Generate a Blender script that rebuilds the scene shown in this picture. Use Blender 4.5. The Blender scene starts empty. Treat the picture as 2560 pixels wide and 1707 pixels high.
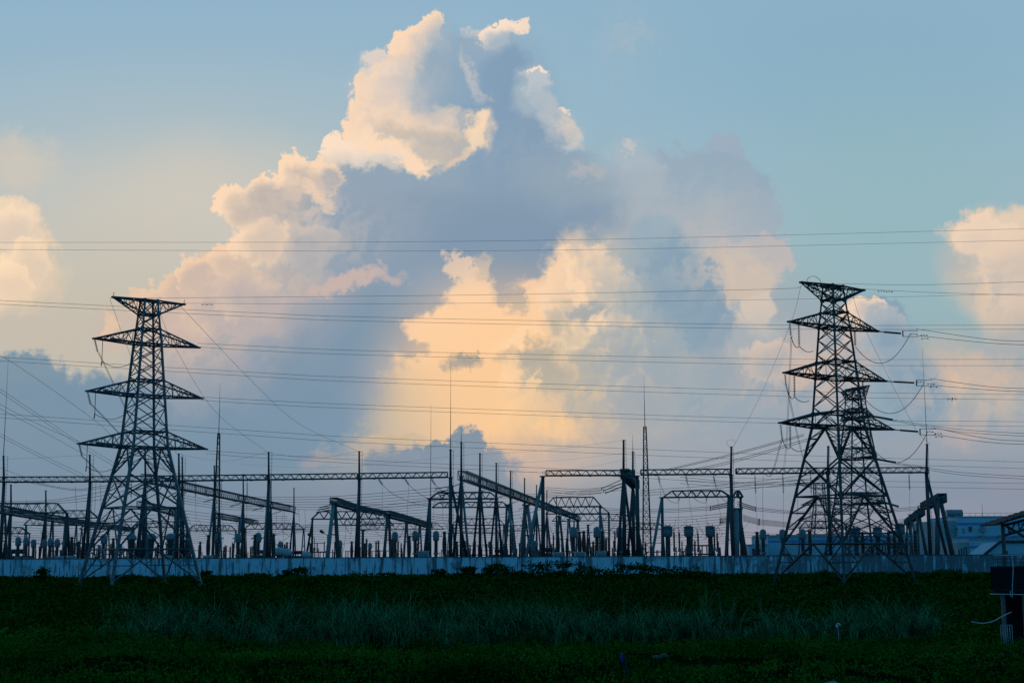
import bpy, bmesh, math, random
from mathutils import Vector, Matrix

# ---------------------------------------------------------------- camera
SC = bpy.context.scene
F = 3555.0                       # focal length in photo pixels (2560 wide, 50 mm lens)
CAMZ = 2.45                      # eye height above the field
PITCH = math.radians(8.582)
ROLL = math.radians(-0.25)
cam_d = bpy.data.cameras.new("camera")
cam_d.lens = 50.0
cam_d.sensor_width = 36.0
cam_d.clip_start = 0.1
cam_d.clip_end = 6000.0
cam = bpy.data.objects.new("camera", cam_d)
SC.collection.objects.link(cam)
cam.location = (0, 0, CAMZ)
CAM_R = Matrix.Rotation(math.radians(90) + PITCH, 3, 'X') @ Matrix.Rotation(ROLL, 3, 'Z')
cam.rotation_euler = CAM_R.to_euler()
SC.camera = cam
SC.view_settings.view_transform = 'Standard'
SC.view_settings.look = 'None'
SC.view_settings.exposure = 0.0
SC.view_settings.gamma = 1.0
SC.cycles.use_denoising = False
SC.cycles.use_adaptive_sampling = True
SC.cycles.adaptive_threshold = 0.012
SC.cycles.adaptive_min_samples = 32
SC.cycles.max_bounces = 5
SC.cycles.diffuse_bounces = 2
SC.cycles.glossy_bounces = 2
SC.cycles.sample_clamp_indirect = 4.0

def ray(px, py):
    """direction (u = x/y, v = z/y) seen at a photo pixel"""
    d = CAM_R @ Vector(((px - 1280.0) / F, (853.5 - py) / F, -1.0))
    return d.x / d.y, d.z / d.y
def at(px, py, Y):
    """world point at depth Y seen at a photo pixel"""
    u, v = ray(px, py)
    return Vector((u * Y, Y, CAMZ + v * Y))
def lin(c):
    r = []
    for k in c[:3]:
        k = k / 255.0
        r.append(k / 12.92 if k <= 0.04045 else ((k + 0.055) / 1.055) ** 2.4)
    return (r[0], r[1], r[2], 1.0)
# ---------------------------------------------------------------- sky and sun
SUN_AZ, SUN_EL = math.radians(-22), math.radians(4.0)       # low, left of the view, behind the clouds
world = bpy.data.worlds.new("World")
SC.world = world
world.use_nodes = True
NT = world.node_tree
for n in list(NT.nodes):
    NT.nodes.remove(n)
NL = NT.links
def nd(kind, **kw):
    n = NT.nodes.new(kind)
    for k, v in kw.items():
        setattr(n, k, v)
    return n
def put(sock, v):
    if isinstance(v, bpy.types.NodeSocket):
        NL.new(v, sock)
    else:
        sock.default_value = v
def mth(op, a, b=None, c=None, clamp=False):
    n = nd('ShaderNodeMath', operation=op, use_clamp=clamp)
    put(n.inputs[0], a)
    if b is not None: put(n.inputs[1], b)
    if c is not None: put(n.inputs[2], c)
    return n.outputs[0]
def vma(op, a, b=None, c=None):
    n = nd('ShaderNodeVectorMath', operation=op)
    put(n.inputs[0], a)
    if b is not None: put(n.inputs[1], b)
    if c is not None:
        put(n.inputs[3] if op == 'SCALE' else n.inputs[2], c)
    return n.outputs['Value'] if op in ('LENGTH', 'DOT_PRODUCT') else n.outputs[0]
def mapr(x, a, b, c=0.0, d=1.0, smooth=True):
    n = nd('ShaderNodeMapRange')
    n.interpolation_type = 'SMOOTHSTEP' if smooth else 'LINEAR'
    n.clamp = False
    put(n.inputs['Value'], x)
    put(n.inputs['From Min'], a); put(n.inputs['From Max'], b)
    put(n.inputs['To Min'], c); put(n.inputs['To Max'], d)
    return n.outputs['Result']
def mixc(f, a, b, mode='MIX'):
    n = nd('ShaderNodeMix', data_type='RGBA', blend_type=mode)
    put(n.inputs[0], f); put(n.inputs[6], a); put(n.inputs[7], b)
    return n.outputs[2]
def noise(p, scale, detail, rough=0.55, lac=2.0, color=False, dim='2D', dist=0.0, ntype='FBM'):
    n = nd('ShaderNodeTexNoise', noise_dimensions=dim)
    n.noise_type = ntype
    put(n.inputs['Vector'], p)
    n.inputs['Scale'].default_value = scale
    n.inputs['Detail'].default_value = detail
    n.inputs['Roughness'].default_value = rough
    n.inputs['Lacunarity'].default_value = lac
    n.inputs['Distortion'].default_value = dist
    return n.outputs['Color'] if color else n.outputs[0]

K = 2560.0 / 2352.0
G = 100.0
def uv(x, y):
    u, v = ray(x * K, y * K)
    return u * G, v * G
PX = K / F * G                              # one unit of the sketch grid in sky units

tc = nd('ShaderNodeTexCoord')
sep = nd('ShaderNodeSeparateXYZ')
NL.new(tc.outputs['Generated'], sep.inputs[0])
dx, dy, dz = sep.outputs
dyc = mth('MAXIMUM', dy, 0.08)
U = mth('MULTIPLY', mth('DIVIDE', dx, dyc), G)
V = mth('MULTIPLY', mth('DIVIDE', dz, dyc), G)
cmb = nd('ShaderNodeCombineXYZ')
NL.new(U, cmb.inputs[0]); NL.new(V, cmb.inputs[1]); cmb.inputs[2].default_value = 1.0
P = cmb.outputs[0]

# domain warps: broad billows, fine curls
wn1 = noise(P, 0.22, 3.0, 0.5, color=True)
w1 = vma('MULTIPLY_ADD', wn1, (1, 1, 0), (-0.5, -0.5, 0))
wn2 = noise(P, 0.75, 7.0, 0.62, color=True)
w2 = vma('MULTIPLY_ADD', wn2, (1, 1, 0), (-0.5, -0.5, 0))
Psoft = vma('ADD', P, vma('SCALE', w1, None, 2.2))
Pmid = vma('ADD', Psoft, vma('SCALE', w2, None, 1.3))
Phard = vma('ADD', vma('ADD', P, vma('SCALE', w1, None, 1.6)), vma('SCALE', w2, None, 2.6))
# relief: billow height seen along the light
bil = noise(Pmid, 0.34, 5.0, 0.55)
bil2 = noise(vma('ADD', Pmid, (0.5, -0.35, 0.0)), 0.34, 5.0, 0.55)
relief = mth('SUBTRACT', bil2, bil)                   # >0 on the sunward side of a billow
TEX = mapr(mth('MULTIPLY_ADD', relief, 3.0, bil), 0.36, 0.64)
fin = noise(Psoft, 0.50, 4.0, 0.55)
fin2 = noise(vma('ADD', Psoft, (0.40, -0.30, 0.0)), 0.50, 4.0, 0.55)
TEX2 = mapr(mth('MULTIPLY_ADD', mth('SUBTRACT', fin2, fin), 2.2, mth('MULTIPLY_ADD', fin, 0.5, mth('MULTIPLY', bil, 0.5))), 0.30, 0.72)
# (keeps the evaluation order of the long chain below: billow textures before the patches)
one = mth('MULTIPLY_ADD', mth('ADD', TEX, TEX2), 1e-6, 1.0)
PS = {'s': vma('SCALE', Psoft, None, one), 'm': vma('SCALE', Pmid, None, one), 'h': vma('SCALE', Phard, None, one), '0': P}

TEXF = {(s_, q): mth('MULTIPLY_ADD', TEX if s_ else TEX2, q, 1.0 - q) for s_ in (True, False) for q in (0.4, 0.7, 1.0)}
col = None
def stroke(x, y, rx, ry, c, a=1.0, s=0.25, rot=0.0, w='m', tex=0.0):
    """one patch of cloud or clear air: place, half-widths, colour, strength, edge softness, tilt"""
    global col
    uu, vv = uv(x, y)
    sx, sy = 1.0 / (rx * PX), 1.0 / (ry * PX)
    if rot:
        c_, s_ = math.cos(math.radians(rot)), math.sin(math.radians(rot))
        d1 = vma('DOT_PRODUCT', PS[w], (c_ * sx, s_ * sx, -(c_ * uu + s_ * vv) * sx))
        d2 = vma('DOT_PRODUCT', PS[w], (-s_ * sy, c_ * sy, (s_ * uu - c_ * vv) * sy))
        l = mth('SQRT', mth('MULTIPLY_ADD', d1, d1, mth('MULTIPLY', d2, d2)))
    else:
        l = vma('LENGTH', vma('MULTIPLY_ADD', PS[w], (sx, sy, 0), (-uu * sx, -vv * sy, 0)))
    f = mapr(l, max(0.0, 1.0 - s), 1.0 + s, a, 0.0)
    if tex:
        f = mth('MULTIPLY', f, TEXF[(tex > 0, min((0.4, 0.7, 1.0), key=lambda q: abs(q - abs(tex))))])
    col = mixc(f, col, lin(c))

def puff(x, y, rx, ry, lit, shade, rot=0.0):
    stroke(x, y, rx, ry, lit, 0.97, 0.16, rot, 'h')
    stroke(x + rx * .24, y + ry * .26, rx * .82, ry * .80, shade, 0.92, 0.62, rot, 'm')
# clear sky, from the horizon up
rmp = nd('ShaderNodeValToRGB')
NL.new(mapr(V, -2.0, 45.0, 0, 1, False), rmp.inputs[0])
el = rmp.color_ramp.elements
vv_ = lambda y: (uv(1176, y)[1] + 2.0) / 47.0
stops = [(1250, (160, 158, 178)), (1150, (146, 156, 176)), (1000, (146, 164, 180)), (800, (152, 176, 186)),
         (600, (162, 186, 197)), (400, (160, 187, 203)), (200, (158, 186, 206)), (0, (149, 181, 207)), (-300, (124, 163, 198))]
while len(el) < len(stops):
    el.new(0.5)
for e, (y, c) in zip(el, stops):
    e.position = max(0, min(1, vv_(y))); e.color = lin(c)
col = rmp.outputs[0]
# --- warm and pale patches of clear air
stroke(380, 620, 600, 330, (205, 202, 192), 0.7, 0.9, w='0')
stroke(470, 450, 260, 120, (216, 207, 192), 0.6, 0.9, w='s')
stroke(150, 680, 420, 220, (211, 202, 187), 0.6, 0.9, w='0')
stroke(230, 800, 300, 200, (198, 190, 175), 0.7, 0.9, w='0')
stroke(2000, 160, 620, 200, (134, 174, 200), 0.6, 0.9, w='0')
stroke(2060, 480, 300, 260, (148, 183, 192), 0.6, 0.9, w='0')
stroke(40, 380, 90, 60, (214, 204, 190), 0.7, 0.7, w='h')
stroke(20, 345, 60, 30, (206, 200, 190), 0.6, 0.8, w='h')
stroke(1440, 90, 60, 90, (176, 188, 198), 0.4, 0.9, w='h', tex=.8)
# --- left edge cumulus, lit
stroke(30, 560, 95, 85, (238, 214, 184), 0.95, 0.22, w='h')
stroke(10, 500, 85, 50, (240, 220, 190), 0.95, 0.25, w='h')
stroke(60, 640, 85, 70, (228, 207, 178), 0.8, 0.4, w='h')
stroke(0, 650, 60, 75, (252, 226, 184), 0.85, 0.5, w='m')
stroke(20, 540, 60, 36, (206, 194, 182), 0.75, 0.6, w='m')
stroke(70, 625, 40, 30, (206, 194, 178), 0.6, 0.6, w='m')
stroke(40, 780, 260, 90, (201, 190, 178), 0.6, 0.8, w='s')
# --- broad pale cloud on the right
stroke(1430, 800, 330, 380, (170, 177, 184), 0.95, 0.45, w='s')
stroke(1720, 920, 260, 280, (164, 171, 182), 0.9, 0.5, w='s')
stroke(1668, 350, 44, 50, (160, 175, 195), 0.92, 0.18, w='h')
stroke(1640, 450, 140, 110, (154, 173, 192), 0.95, 0.15, w='h')
stroke(1530, 400, 90, 60, (156, 174, 193), 0.95, 0.16, w='h')
stroke(1460, 410, 80, 60, (170, 182, 196), 0.9, 0.25, w='h')
stroke(1710, 520, 90, 90, (160, 175, 191), 0.95, 0.15, w='h')
stroke(1750, 590, 72, 56, (196, 186, 184), 0.92, 0.16, w='h')
stroke(1560, 560, 190, 120, (172, 180, 192), 0.9, 0.5, w='m')
stroke(1680, 640, 90, 90, (206, 192, 181), 0.95, 0.22, w='h')
stroke(1690, 560, 110, 44, (186, 184, 189), 0.7, 0.6, w='m', tex=.6)
stroke(1600, 520, 90, 50, (186, 185, 188), 0.6, 0.8, w='m', tex=.7)
stroke(1700, 690, 50, 50, (206, 191, 178), 0.9, 0.3, w='h')
stroke(1450, 560, 90, 60, (188, 188, 188), 0.6, 0.7, w='m', tex=.5)
stroke(1500, 540, 60, 50, (152, 174, 193), 0.85, 0.35, w='h')
stroke(1560, 660, 90, 110, (134, 161, 186), 0.95, 0.2, w='h', rot=20)
stroke(1610, 720, 60, 90, (134, 160, 184), 0.95, 0.2, w='h', rot=15)
stroke(1500, 700, 130, 130, (150, 170, 186), 0.8, 0.7, w='m')
stroke(1600, 830, 110, 120, (142, 165, 184), 0.8, 0.5, w='m')
stroke(1480, 880, 120, 120, (158, 170, 182), 0.7, 0.7, w='m', tex=.4)
stroke(1730, 740, 66, 56, (172, 180, 189), 0.95, 0.18, w='h')
stroke(1745, 700, 38, 34, (214, 201, 187), 0.9, 0.2, w='h')
stroke(1760, 770, 80, 50, (198, 187, 182), 0.7, 0.6, w='h', tex=.6)
stroke(1690, 800, 50, 40, (196, 186, 182), 0.8, 0.3, w='h')
stroke(1720, 850, 110, 60, (188, 181, 182), 0.8, 0.6, w='m', tex=.6)
stroke(1600, 920, 140, 50, (176, 176, 182), 0.6, 0.7, w='m', tex=.6)
stroke(1650, 970, 180, 60, (148, 164, 184), 0.5, 0.8, w='s')
# --- column cloud behind the right pylon
stroke(1990, 780, 90, 100, (140, 164, 186), 0.95, 0.22, w='m')
stroke(2020, 740, 62, 60, (138, 162, 186), 0.95, 0.18, w='h')
stroke(2060, 880, 95, 130, (134, 160, 182), 0.95, 0.25, w='m')
stroke(1900, 880, 160, 170, (154, 166, 182), 0.85, 0.5, w='s')
stroke(2080, 980, 70, 90, (138, 160, 180), 0.9, 0.4, w='m')
stroke(1972, 715, 40, 34, (232, 208, 184), 0.95, 0.25, w='h')
stroke(1960, 750, 34, 44, (222, 196, 176), 0.8, 0.5, w='h', tex=.3)
stroke(1870, 810, 90, 60, (196, 184, 180), 0.7, 0.6, w='m', tex=.6)
stroke(1930, 850, 60, 60, (206, 186, 174), 0.6, 0.6, w='m', tex=.6)
stroke(1810, 850, 60, 30, (224, 194, 168), 0.7, 0.6, w='h')
# --- right edge warm cloud
stroke(2200, 870, 170, 90, (188, 180, 176), 0.75, 0.6, w='m')
stroke(2300, 620, 120, 130, (214, 196, 180), 0.8, 0.4, w='m')
stroke(2260, 545, 96, 56, (232, 210, 184), 0.95, 0.22, w='h')
stroke(2340, 530, 90, 54, (228, 208, 184), 0.95, 0.3, w='m')
stroke(2330, 680, 80, 120, (222, 200, 178), 0.9, 0.4, w='m')
stroke(2215, 600, 50, 34, (170, 180, 186), 0.55, 0.7, w='m')
stroke(2340, 800, 60, 70, (160, 168, 180), 0.6, 0.6, w='m')
stroke(2250, 860, 90, 45, (214, 188, 170), 0.75, 0.5, w='h', tex=.4)
stroke(2160, 890, 70, 28, (226, 194, 166), 0.7, 0.6, w='h', tex=.3)
stroke(2200, 1020, 220, 70, (168, 168, 178), 0.7, 0.8, w='s')
stroke(2210, 1000, 50, 28, (206, 178, 168), 0.5, 0.7, w='h', tex=.5)
stroke(2320, 1120, 50, 40, (180, 158, 170), 0.6, 0.6, w='h')
# --- bright gap, low centre
stroke(1060, 830, 380, 330, (206, 192, 170), 0.95, 0.5, w='0')
stroke(1100, 850, 240, 250, (243, 207, 166), 0.9, 0.7, w='0')
stroke(1080, 740, 170, 110, (254, 218, 180), 0.95, 0.6, w='0')
stroke(1060, 640, 80, 70, (253, 217, 182), 0.95, 0.5, w='0')
stroke(900, 950, 200, 90, (186, 180, 166), 0.8, 0.7, w='0')
# --- billows right of the gap
stroke(1300, 800, 130, 190, (196, 184, 170), 0.95, 0.3, w='m')
stroke(1330, 640, 90, 80, (206, 194, 178), 0.9, 0.4, w='m')
stroke(1260, 930, 150, 110, (216, 190, 158), 0.9, 0.4, w='m')
stroke(1350, 780, 140, 130, (174, 176, 178), 0.85, 0.6, w='m', tex=.3)
stroke(1420, 700, 100, 110, (160, 172, 182), 0.7, 0.6, w='s')
stroke(1290, 620, 36, 60, (234, 206, 172), 0.9, 0.5, w='h', rot=-20)
stroke(1330, 690, 24, 80, (226, 200, 168), 0.75, 0.7, w='h', rot=10)
stroke(1250, 660, 60, 36, (246, 214, 172), 0.8, 0.6, w='h')
stroke(1380, 640, 40, 30, (212, 196, 178), 0.7, 0.7, w='h')
stroke(1320, 760, 52, 40, (160, 166, 174), 0.75, 0.5, w='h')
stroke(1368, 745, 14, 34, (250, 222, 176), 0.9, 0.5, w='h', rot=-20)
stroke(1330, 780, 40, 12, (232, 206, 170), 0.8, 0.6, w='h')
stroke(1215, 800, 46, 26, (176, 172, 168), 0.85, 0.5, w='h')
stroke(1250, 850, 46, 44, (180, 172, 164), 0.8, 0.6, w='h')
stroke(1180, 770, 60, 24, (246, 212, 164), 0.8, 0.6, w='h', rot=20)
stroke(1180, 880, 40, 60, (250, 208, 152), 0.85, 0.7, w='h', tex=.3)
stroke(1205, 920, 26, 44, (255, 216, 156), 0.8, 0.7, w='h', tex=.3)
stroke(1300, 950, 120, 44, (246, 202, 144), 0.85, 0.7, w='h', tex=.4)
stroke(1180, 1000, 110, 70, (240, 198, 148), 0.8, 0.7, w='m', tex=.3)
stroke(1330, 1000, 80, 40, (186, 176, 170), 0.7, 0.6, w='h', tex=.3)
stroke(1420, 930, 90, 50, (178, 174, 176), 0.7, 0.7, w='m', tex=.3)
stroke(1210, 1060, 80, 40, (226, 184, 150), 0.7, 0.8, w='m')
stroke(1060, 838, 46, 16, (166, 158, 152), 0.9, 0.4, w='m')
# --- horizon haze behind the low clouds
stroke(1176, 1260, 2600, 180, (136, 148, 167), 0.85, 0.75, w='0')
# --- the great cloud: sunlit edge first, then its shaded body
L1, L2, L3 = (251, 223, 190), (246, 214, 180), (232, 202, 176)
B1, B2, B3, B4 = (150, 167, 187), (145, 161, 182), (130, 153, 177), (166, 168, 180)
# sunlit silhouette of the shoulder
stroke(320, 690, 34, 40, (226, 200, 174), 1.0, 0.12, w='h')
stroke(350, 668, 34, 26, L3, 1.0, 0.12, w='h')
stroke(410, 660, 54, 44, L3, 1.0, 0.1, w='h')
stroke(470, 620, 64, 40, L3, 1.0, 0.1, w='h', rot=25)
stroke(545, 590, 70, 50, L2, 1.0, 0.1, w='h', rot=25)
stroke(600, 545, 66, 60, L1, 1.0, 0.1, w='h', rot=40)
stroke(560, 478, 74, 36, L1, 1.0, 0.1, w='h', rot=-32)
stroke(512, 466, 26, 26, L1, 1.0, 0.12, w='h')
stroke(545, 450, 40, 28, L1, 1.0, 0.1, w='h')
stroke(610, 440, 60, 40, L1, 1.0, 0.1, w='h', rot=35)
stroke(674, 385, 42, 38, L1, 1.0, 0.1, w='h', rot=25)
stroke(740, 395, 44, 34, L1, 1.0, 0.1, w='h', rot=30)
stroke(270, 750, 50, 54, (206, 186, 174), 0.8, 0.4, w='h')
stroke(258, 735, 16, 30, (230, 200, 172), 0.8, 0.5, w='h')
# sunlit silhouette of the tower head
stroke(985, 60, 44, 30, L1, 1.0, 0.12, w='h', rot=30)
stroke(945, 110, 50, 76, L1, 1.0, 0.1, w='h', rot=-32)
stroke(900, 190, 70, 70, (238, 216, 192), 1.0, 0.12, w='h')
stroke(862, 155, 26, 34, (222, 214, 204), 0.95, 0.3, w='h')
stroke(858, 240, 56, 90, L1, 1.0, 0.1, w='h', rot=-15)
stroke(850, 300, 66, 46, L1, 1.0, 0.1, w='h')
stroke(780, 345, 36, 36, (250, 230, 204), 1.0, 0.12, w='h')
stroke(830, 352, 84, 34, (250, 230, 204), 1.0, 0.12, w='h', rot=-6)
stroke(1150, 74, 48, 24, (249, 229, 204), 1.0, 0.12, w='h', rot=12)
stroke(1192, 56, 18, 18, (246, 226, 204), 0.95, 0.25, w='h')
stroke(1090, 80, 44, 18, (214, 208, 206), 0.9, 0.35, w='h')
# shaded body
stroke(620, 900, 250, 190, B3, 1.0, 0.25, w='m')
stroke(450, 990, 230, 150, (128, 150, 173), 1.0, 0.35, w='m')
stroke(760, 800, 225, 140, B2, 1.0, 0.16, w='h', rot=35)
stroke(680, 960, 100, 100, B3, 0.95, 0.25, w='h')
stroke(890, 690, 180, 125, B3, 1.0, 0.13, w='h', rot=20)
stroke(640, 740, 310, 105, (178, 172, 178), 1.0, 0.35, w='m', rot=33)
stroke(470, 760, 170, 80, (190, 178, 176), 0.95, 0.4, w='m', rot=30)
stroke(390, 740, 70, 60, (204, 184, 174), 0.85, 0.6, w='m')
stroke(720, 610, 150, 90, (176, 174, 180), 0.95, 0.45, w='m', rot=30)
stroke(700, 510, 110, 90, (186, 180, 180), 0.95, 0.4, w='m')
stroke(640, 490, 80, 34, (194, 182, 176), 0.9, 0.5, w='h', rot=10)
stroke(650, 445, 60, 26, (184, 178, 180), 0.85, 0.5, w='h', rot=20)
stroke(790, 430, 90, 56, (164, 170, 182), 1.0, 0.25, w='h')
stroke(880, 480, 220, 130, (150, 166, 186), 1.0, 0.3, w='m')
stroke(1000, 560, 290, 125, B2, 1.0, 0.25, w='m')
stroke(1180, 470, 240, 130, (138, 158, 182), 1.0, 0.22, w='h', rot=-8)
stroke(1185, 620, 100, 86, B3, 1.0, 0.16, w='h', rot=-25)
stroke(1140, 560, 160, 80, (128, 151, 178), 0.95, 0.3, w='m')
stroke(1040, 330, 150, 130, (150, 168, 188), 1.0, 0.3, w='m')
stroke(1130, 190, 100, 124, (138, 163, 190), 1.0, 0.18, w='h')
stroke(1020, 170, 80, 110, (142, 167, 192), 1.0, 0.35, w='m')
stroke(1060, 110, 80, 44, (150, 172, 194), 0.95, 0.35, w='m')
stroke(1180, 320, 125, 140, (140, 162, 187), 1.0, 0.18, w='h', rot=-35)
stroke(1270, 410, 110, 84, (146, 165, 186), 0.95, 0.3, w='m')
stroke(1330, 430, 100, 50, (156, 172, 188), 0.7, 0.6, w='m')
# deeper blue shade inside it
stroke(1190, 230, 80, 110, (130, 158, 187), 0.6, 0.8, w='s')
stroke(1240, 510, 140, 60, (132, 154, 180), 0.4, 0.8, w='s')
stroke(1190, 640, 56, 50, (118, 146, 176), 0.7, 0.6, w='m')
stroke(920, 730, 140, 60, (122, 148, 174), 0.5, 0.8, w='m', rot=10)
stroke(780, 870, 110, 60, (118, 145, 169), 0.5, 0.8, w='m', rot=30)
stroke(620, 1010, 120, 60, (118, 145, 168), 0.5, 0.9, w='s')
# pink and lilac on the shoulder
stroke(520, 740, 150, 50, (208, 184, 174), 0.7, 0.8, w='m', rot=30, tex=.7)
stroke(640, 650, 150, 50, (204, 188, 178), 0.6, 0.8, w='m', rot=30, tex=.7)
stroke(500, 800, 110, 60, (200, 180, 176), 0.6, 0.8, w='m', tex=.8)
stroke(530, 890, 80, 50, (182, 174, 178), 0.4, 0.9, w='m', tex=.9)
stroke(620, 780, 120, 60, (190, 178, 178), 0.5, 0.9, w='m', tex=.9)
stroke(800, 647, 100, 18, (204, 182, 177), 0.85, 0.5, w='h', rot=10)
stroke(840, 636, 70, 18, (208, 184, 177), 0.8, 0.5, w='h', rot=5)
# heaps along the sunlit shoulder and head
puff(480, 700, 70, 60, (224, 198, 178), (190, 177, 177))
puff(570, 680, 80, 60, (222, 198, 181), (182, 174, 178))
puff(690, 560, 80, 50, (212, 197, 186), (173, 173, 181))
puff(345, 688, 34, 34, L3, (197, 183, 173))
puff(395, 665, 42, 40, L3, (205, 185, 173))
puff(442, 632, 50, 40, L2, (209, 187, 175))
puff(520, 597, 56, 40, L2, (213, 193, 177))
puff(592, 552, 66, 58, L1, (216, 198, 182))
puff(560, 472, 54, 40, L1, (206, 190, 179))
puff(620, 442, 58, 44, L1, (189, 179, 177))
puff(748, 402, 44, 36, L1, (177, 175, 181))
puff(682, 396, 46, 42, L1, (199, 187, 180))
puff(905, 205, 58, 54, (243, 224, 203), (214, 207, 201))
puff(862, 262, 50, 58, L1, (233, 215, 198))
puff(1138, 84, 40, 24, (250, 231, 208), (186, 195, 203))
puff(20, 520, 66, 46, (248, 226, 194), (222, 206, 188))
puff(62, 605, 56, 58, (248, 225, 190), (224, 206, 184))
puff(12, 640, 56, 50, (253, 229, 190), (232, 210, 184))
puff(2262, 548, 84, 48, (240, 217, 190), (224, 205, 187))
puff(2335, 610, 84, 84, (232, 210, 186), (212, 196, 184))
# small sunlit curls on the shoulder
stroke(722, 442, 44, 13, (246, 216, 186), 0.85, 0.5, w='h', rot=-40)
stroke(748, 475, 20, 9, (240, 212, 184), 0.8, 0.6, w='h')
stroke(700, 505, 46, 18, (222, 200, 182), 0.6, 0.7, w='h', tex=.6)
stroke(660, 410, 30, 8, (240, 214, 188), 0.6, 0.6, w='h', rot=20)
# curls of the tower head
stroke(945, 285, 110, 36, L1, 0.97, 0.4, w='h', rot=-14)
stroke(1000, 262, 60, 20, (236, 214, 192), 0.8, 0.7, w='h', rot=-20)
stroke(915, 338, 110, 28, (250, 226, 194), 0.95, 0.35, w='h', rot=-10)
stroke(900, 215, 70, 50, (222, 208, 196), 0.7, 0.8, w='h', tex=.5)
stroke(960, 372, 30, 32, (252, 226, 192), 0.95, 0.35, w='h')
stroke(1005, 345, 78, 24, (192, 185, 182), 0.85, 0.45, w='h')
stroke(905, 305, 46, 10, (204, 194, 184), 0.8, 0.6, w='h', rot=-15)
stroke(870, 370, 60, 14, (222, 210, 198), 0.6, 0.7, w='h')
stroke(1088, 312, 24, 48, (252, 226, 188), 0.92, 0.45, w='h', rot=-25)
stroke(1045, 368, 44, 13, (228, 204, 182), 0.8, 0.6, w='h', rot=25)
stroke(1075, 170, 13, 48, (208, 202, 200), 0.6, 0.8, w='h', rot=12)
stroke(1102, 215, 12, 22, (200, 198, 200), 0.5, 0.8, w='h', rot=30)
stroke(1225, 210, 50, 60, (168, 184, 199), 0.85, 0.4, w='m')
stroke(1235, 180, 34, 24, (192, 200, 206), 0.9, 0.3, w='h')
stroke(1255, 225, 54, 26, (178, 190, 201), 0.85, 0.5, w='h', rot=-45)
stroke(1284, 275, 32, 54, (184, 191, 199), 0.8, 0.6, w='h', rot=30)
stroke(1306, 296, 16, 36, (214, 205, 198), 0.8, 0.6, w='h', rot=30)
stroke(1240, 164, 26, 7, (250, 233, 210), 0.9, 0.5, w='h')
stroke(1297, 245, 8, 14, (244, 226, 204), 0.8, 0.5, w='h')
stroke(1450, 360, 60, 34, (172, 186, 198), 0.8, 0.4, w='h', rot=-20)
stroke(1432, 338, 22, 10, (206, 202, 200), 0.6, 0.6, w='h', rot=-20)
stroke(1350, 400, 40, 26, (190, 186, 190), 0.7, 0.7, w='h', tex=.6)
# bright window through the dark cloud
stroke(1060, 612, 46, 26, (254, 220, 186), 0.98, 0.2, w='h', rot=-15)
stroke(1112, 610, 22, 26, (226, 202, 178), 0.8, 0.5, w='h', rot=-35)
stroke(1080, 668, 66, 40, (254, 219, 181), 0.98, 0.25, w='h')
stroke(1010, 750, 84, 46, (254, 216, 175), 0.98, 0.2, w='h', rot=8)
stroke(1100, 745, 120, 56, (254, 217, 176), 0.95, 0.4, w='h')
stroke(1230, 690, 66, 50, (252, 216, 178), 0.95, 0.35, w='h', rot=30)
stroke(1180, 690, 36, 30, (128, 150, 174), 0.9, 0.3, w='h', rot=-20)
stroke(950, 805, 36, 24, (134, 150, 168), 0.9, 0.3, w='h')
# --- modelling of the sunlit billows
HI, MIDC, GR = (253, 224, 190), (222, 204, 188), (190, 182, 178)
stroke(920, 200, 70, 60, (214, 206, 200), 0.8, 0.8, w='m', tex=-.8)
stroke(985, 200, 50, 90, (160, 176, 194), 0.75, 0.8, w='m')
stroke(880, 260, 60, 50, (228, 208, 192), 0.7, 0.8, w='m', tex=-.9)
stroke(985, 316, 72, 20, (196, 187, 181), 0.85, 0.6, w='m', rot=-4)
stroke(905, 300, 40, 14, (208, 194, 182), 0.7, 0.7, w='m', rot=-20)
stroke(915, 345, 76, 14, HI, 0.9, 0.6, w='h', rot=-32)
stroke(850, 355, 60, 16, (232, 222, 210), 0.6, 0.8, w='m')
stroke(1095, 275, 26, 20, HI, 0.8, 0.6, w='h', rot=-20)
stroke(1120, 300, 14, 40, (226, 208, 190), 0.6, 0.8, w='m')
stroke(960, 95, 24, 60, (206, 200, 198), 0.55, 0.8, w='m', rot=-35)
stroke(1010, 80, 30, 40, (168, 182, 198), 0.7, 0.7, w='m')
stroke(1150, 100, 60, 20, (158, 176, 196), 0.7, 0.7, w='m')
stroke(600, 470, 60, 36, (204, 190, 180), 0.8, 0.6, w='m', tex=-.4)
stroke(650, 470, 60, 50, (188, 180, 178), 0.8, 0.6, w='m', tex=-.3)
stroke(700, 470, 70, 60, (226, 204, 186), 0.6, 0.8, w='m', tex=-1)
stroke(760, 560, 120, 70, (190, 184, 184), 0.55, 0.8, w='m', tex=-1)
stroke(560, 600, 60, 30, (214, 192, 176), 0.6, 0.8, w='m', tex=-1)
stroke(470, 660, 70, 36, (200, 182, 174), 0.7, 0.7, w='m', tex=-.7)
stroke(560, 680, 130, 60, (214, 190, 176), 0.6, 0.8, w='m', tex=-1)
stroke(700, 690, 150, 60, (178, 172, 180), 0.6, 0.8, w='m', tex=-1)
stroke(480, 840, 120, 80, (172, 170, 178), 0.7, 0.8, w='m', tex=-1)
stroke(620, 820, 120, 60, (160, 166, 180), 0.7, 0.8, w='m', tex=-.8)
stroke(430, 720, 50, 60, (222, 194, 176), 0.6, 0.7, w='h', tex=-.8)
stroke(880, 500, 160, 60, (164, 173, 187), 0.4, 0.9, w='s', tex=-.4)
stroke(1230, 360, 120, 80, (152, 170, 190), 0.4, 0.9, w='m', tex=-1)
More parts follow.
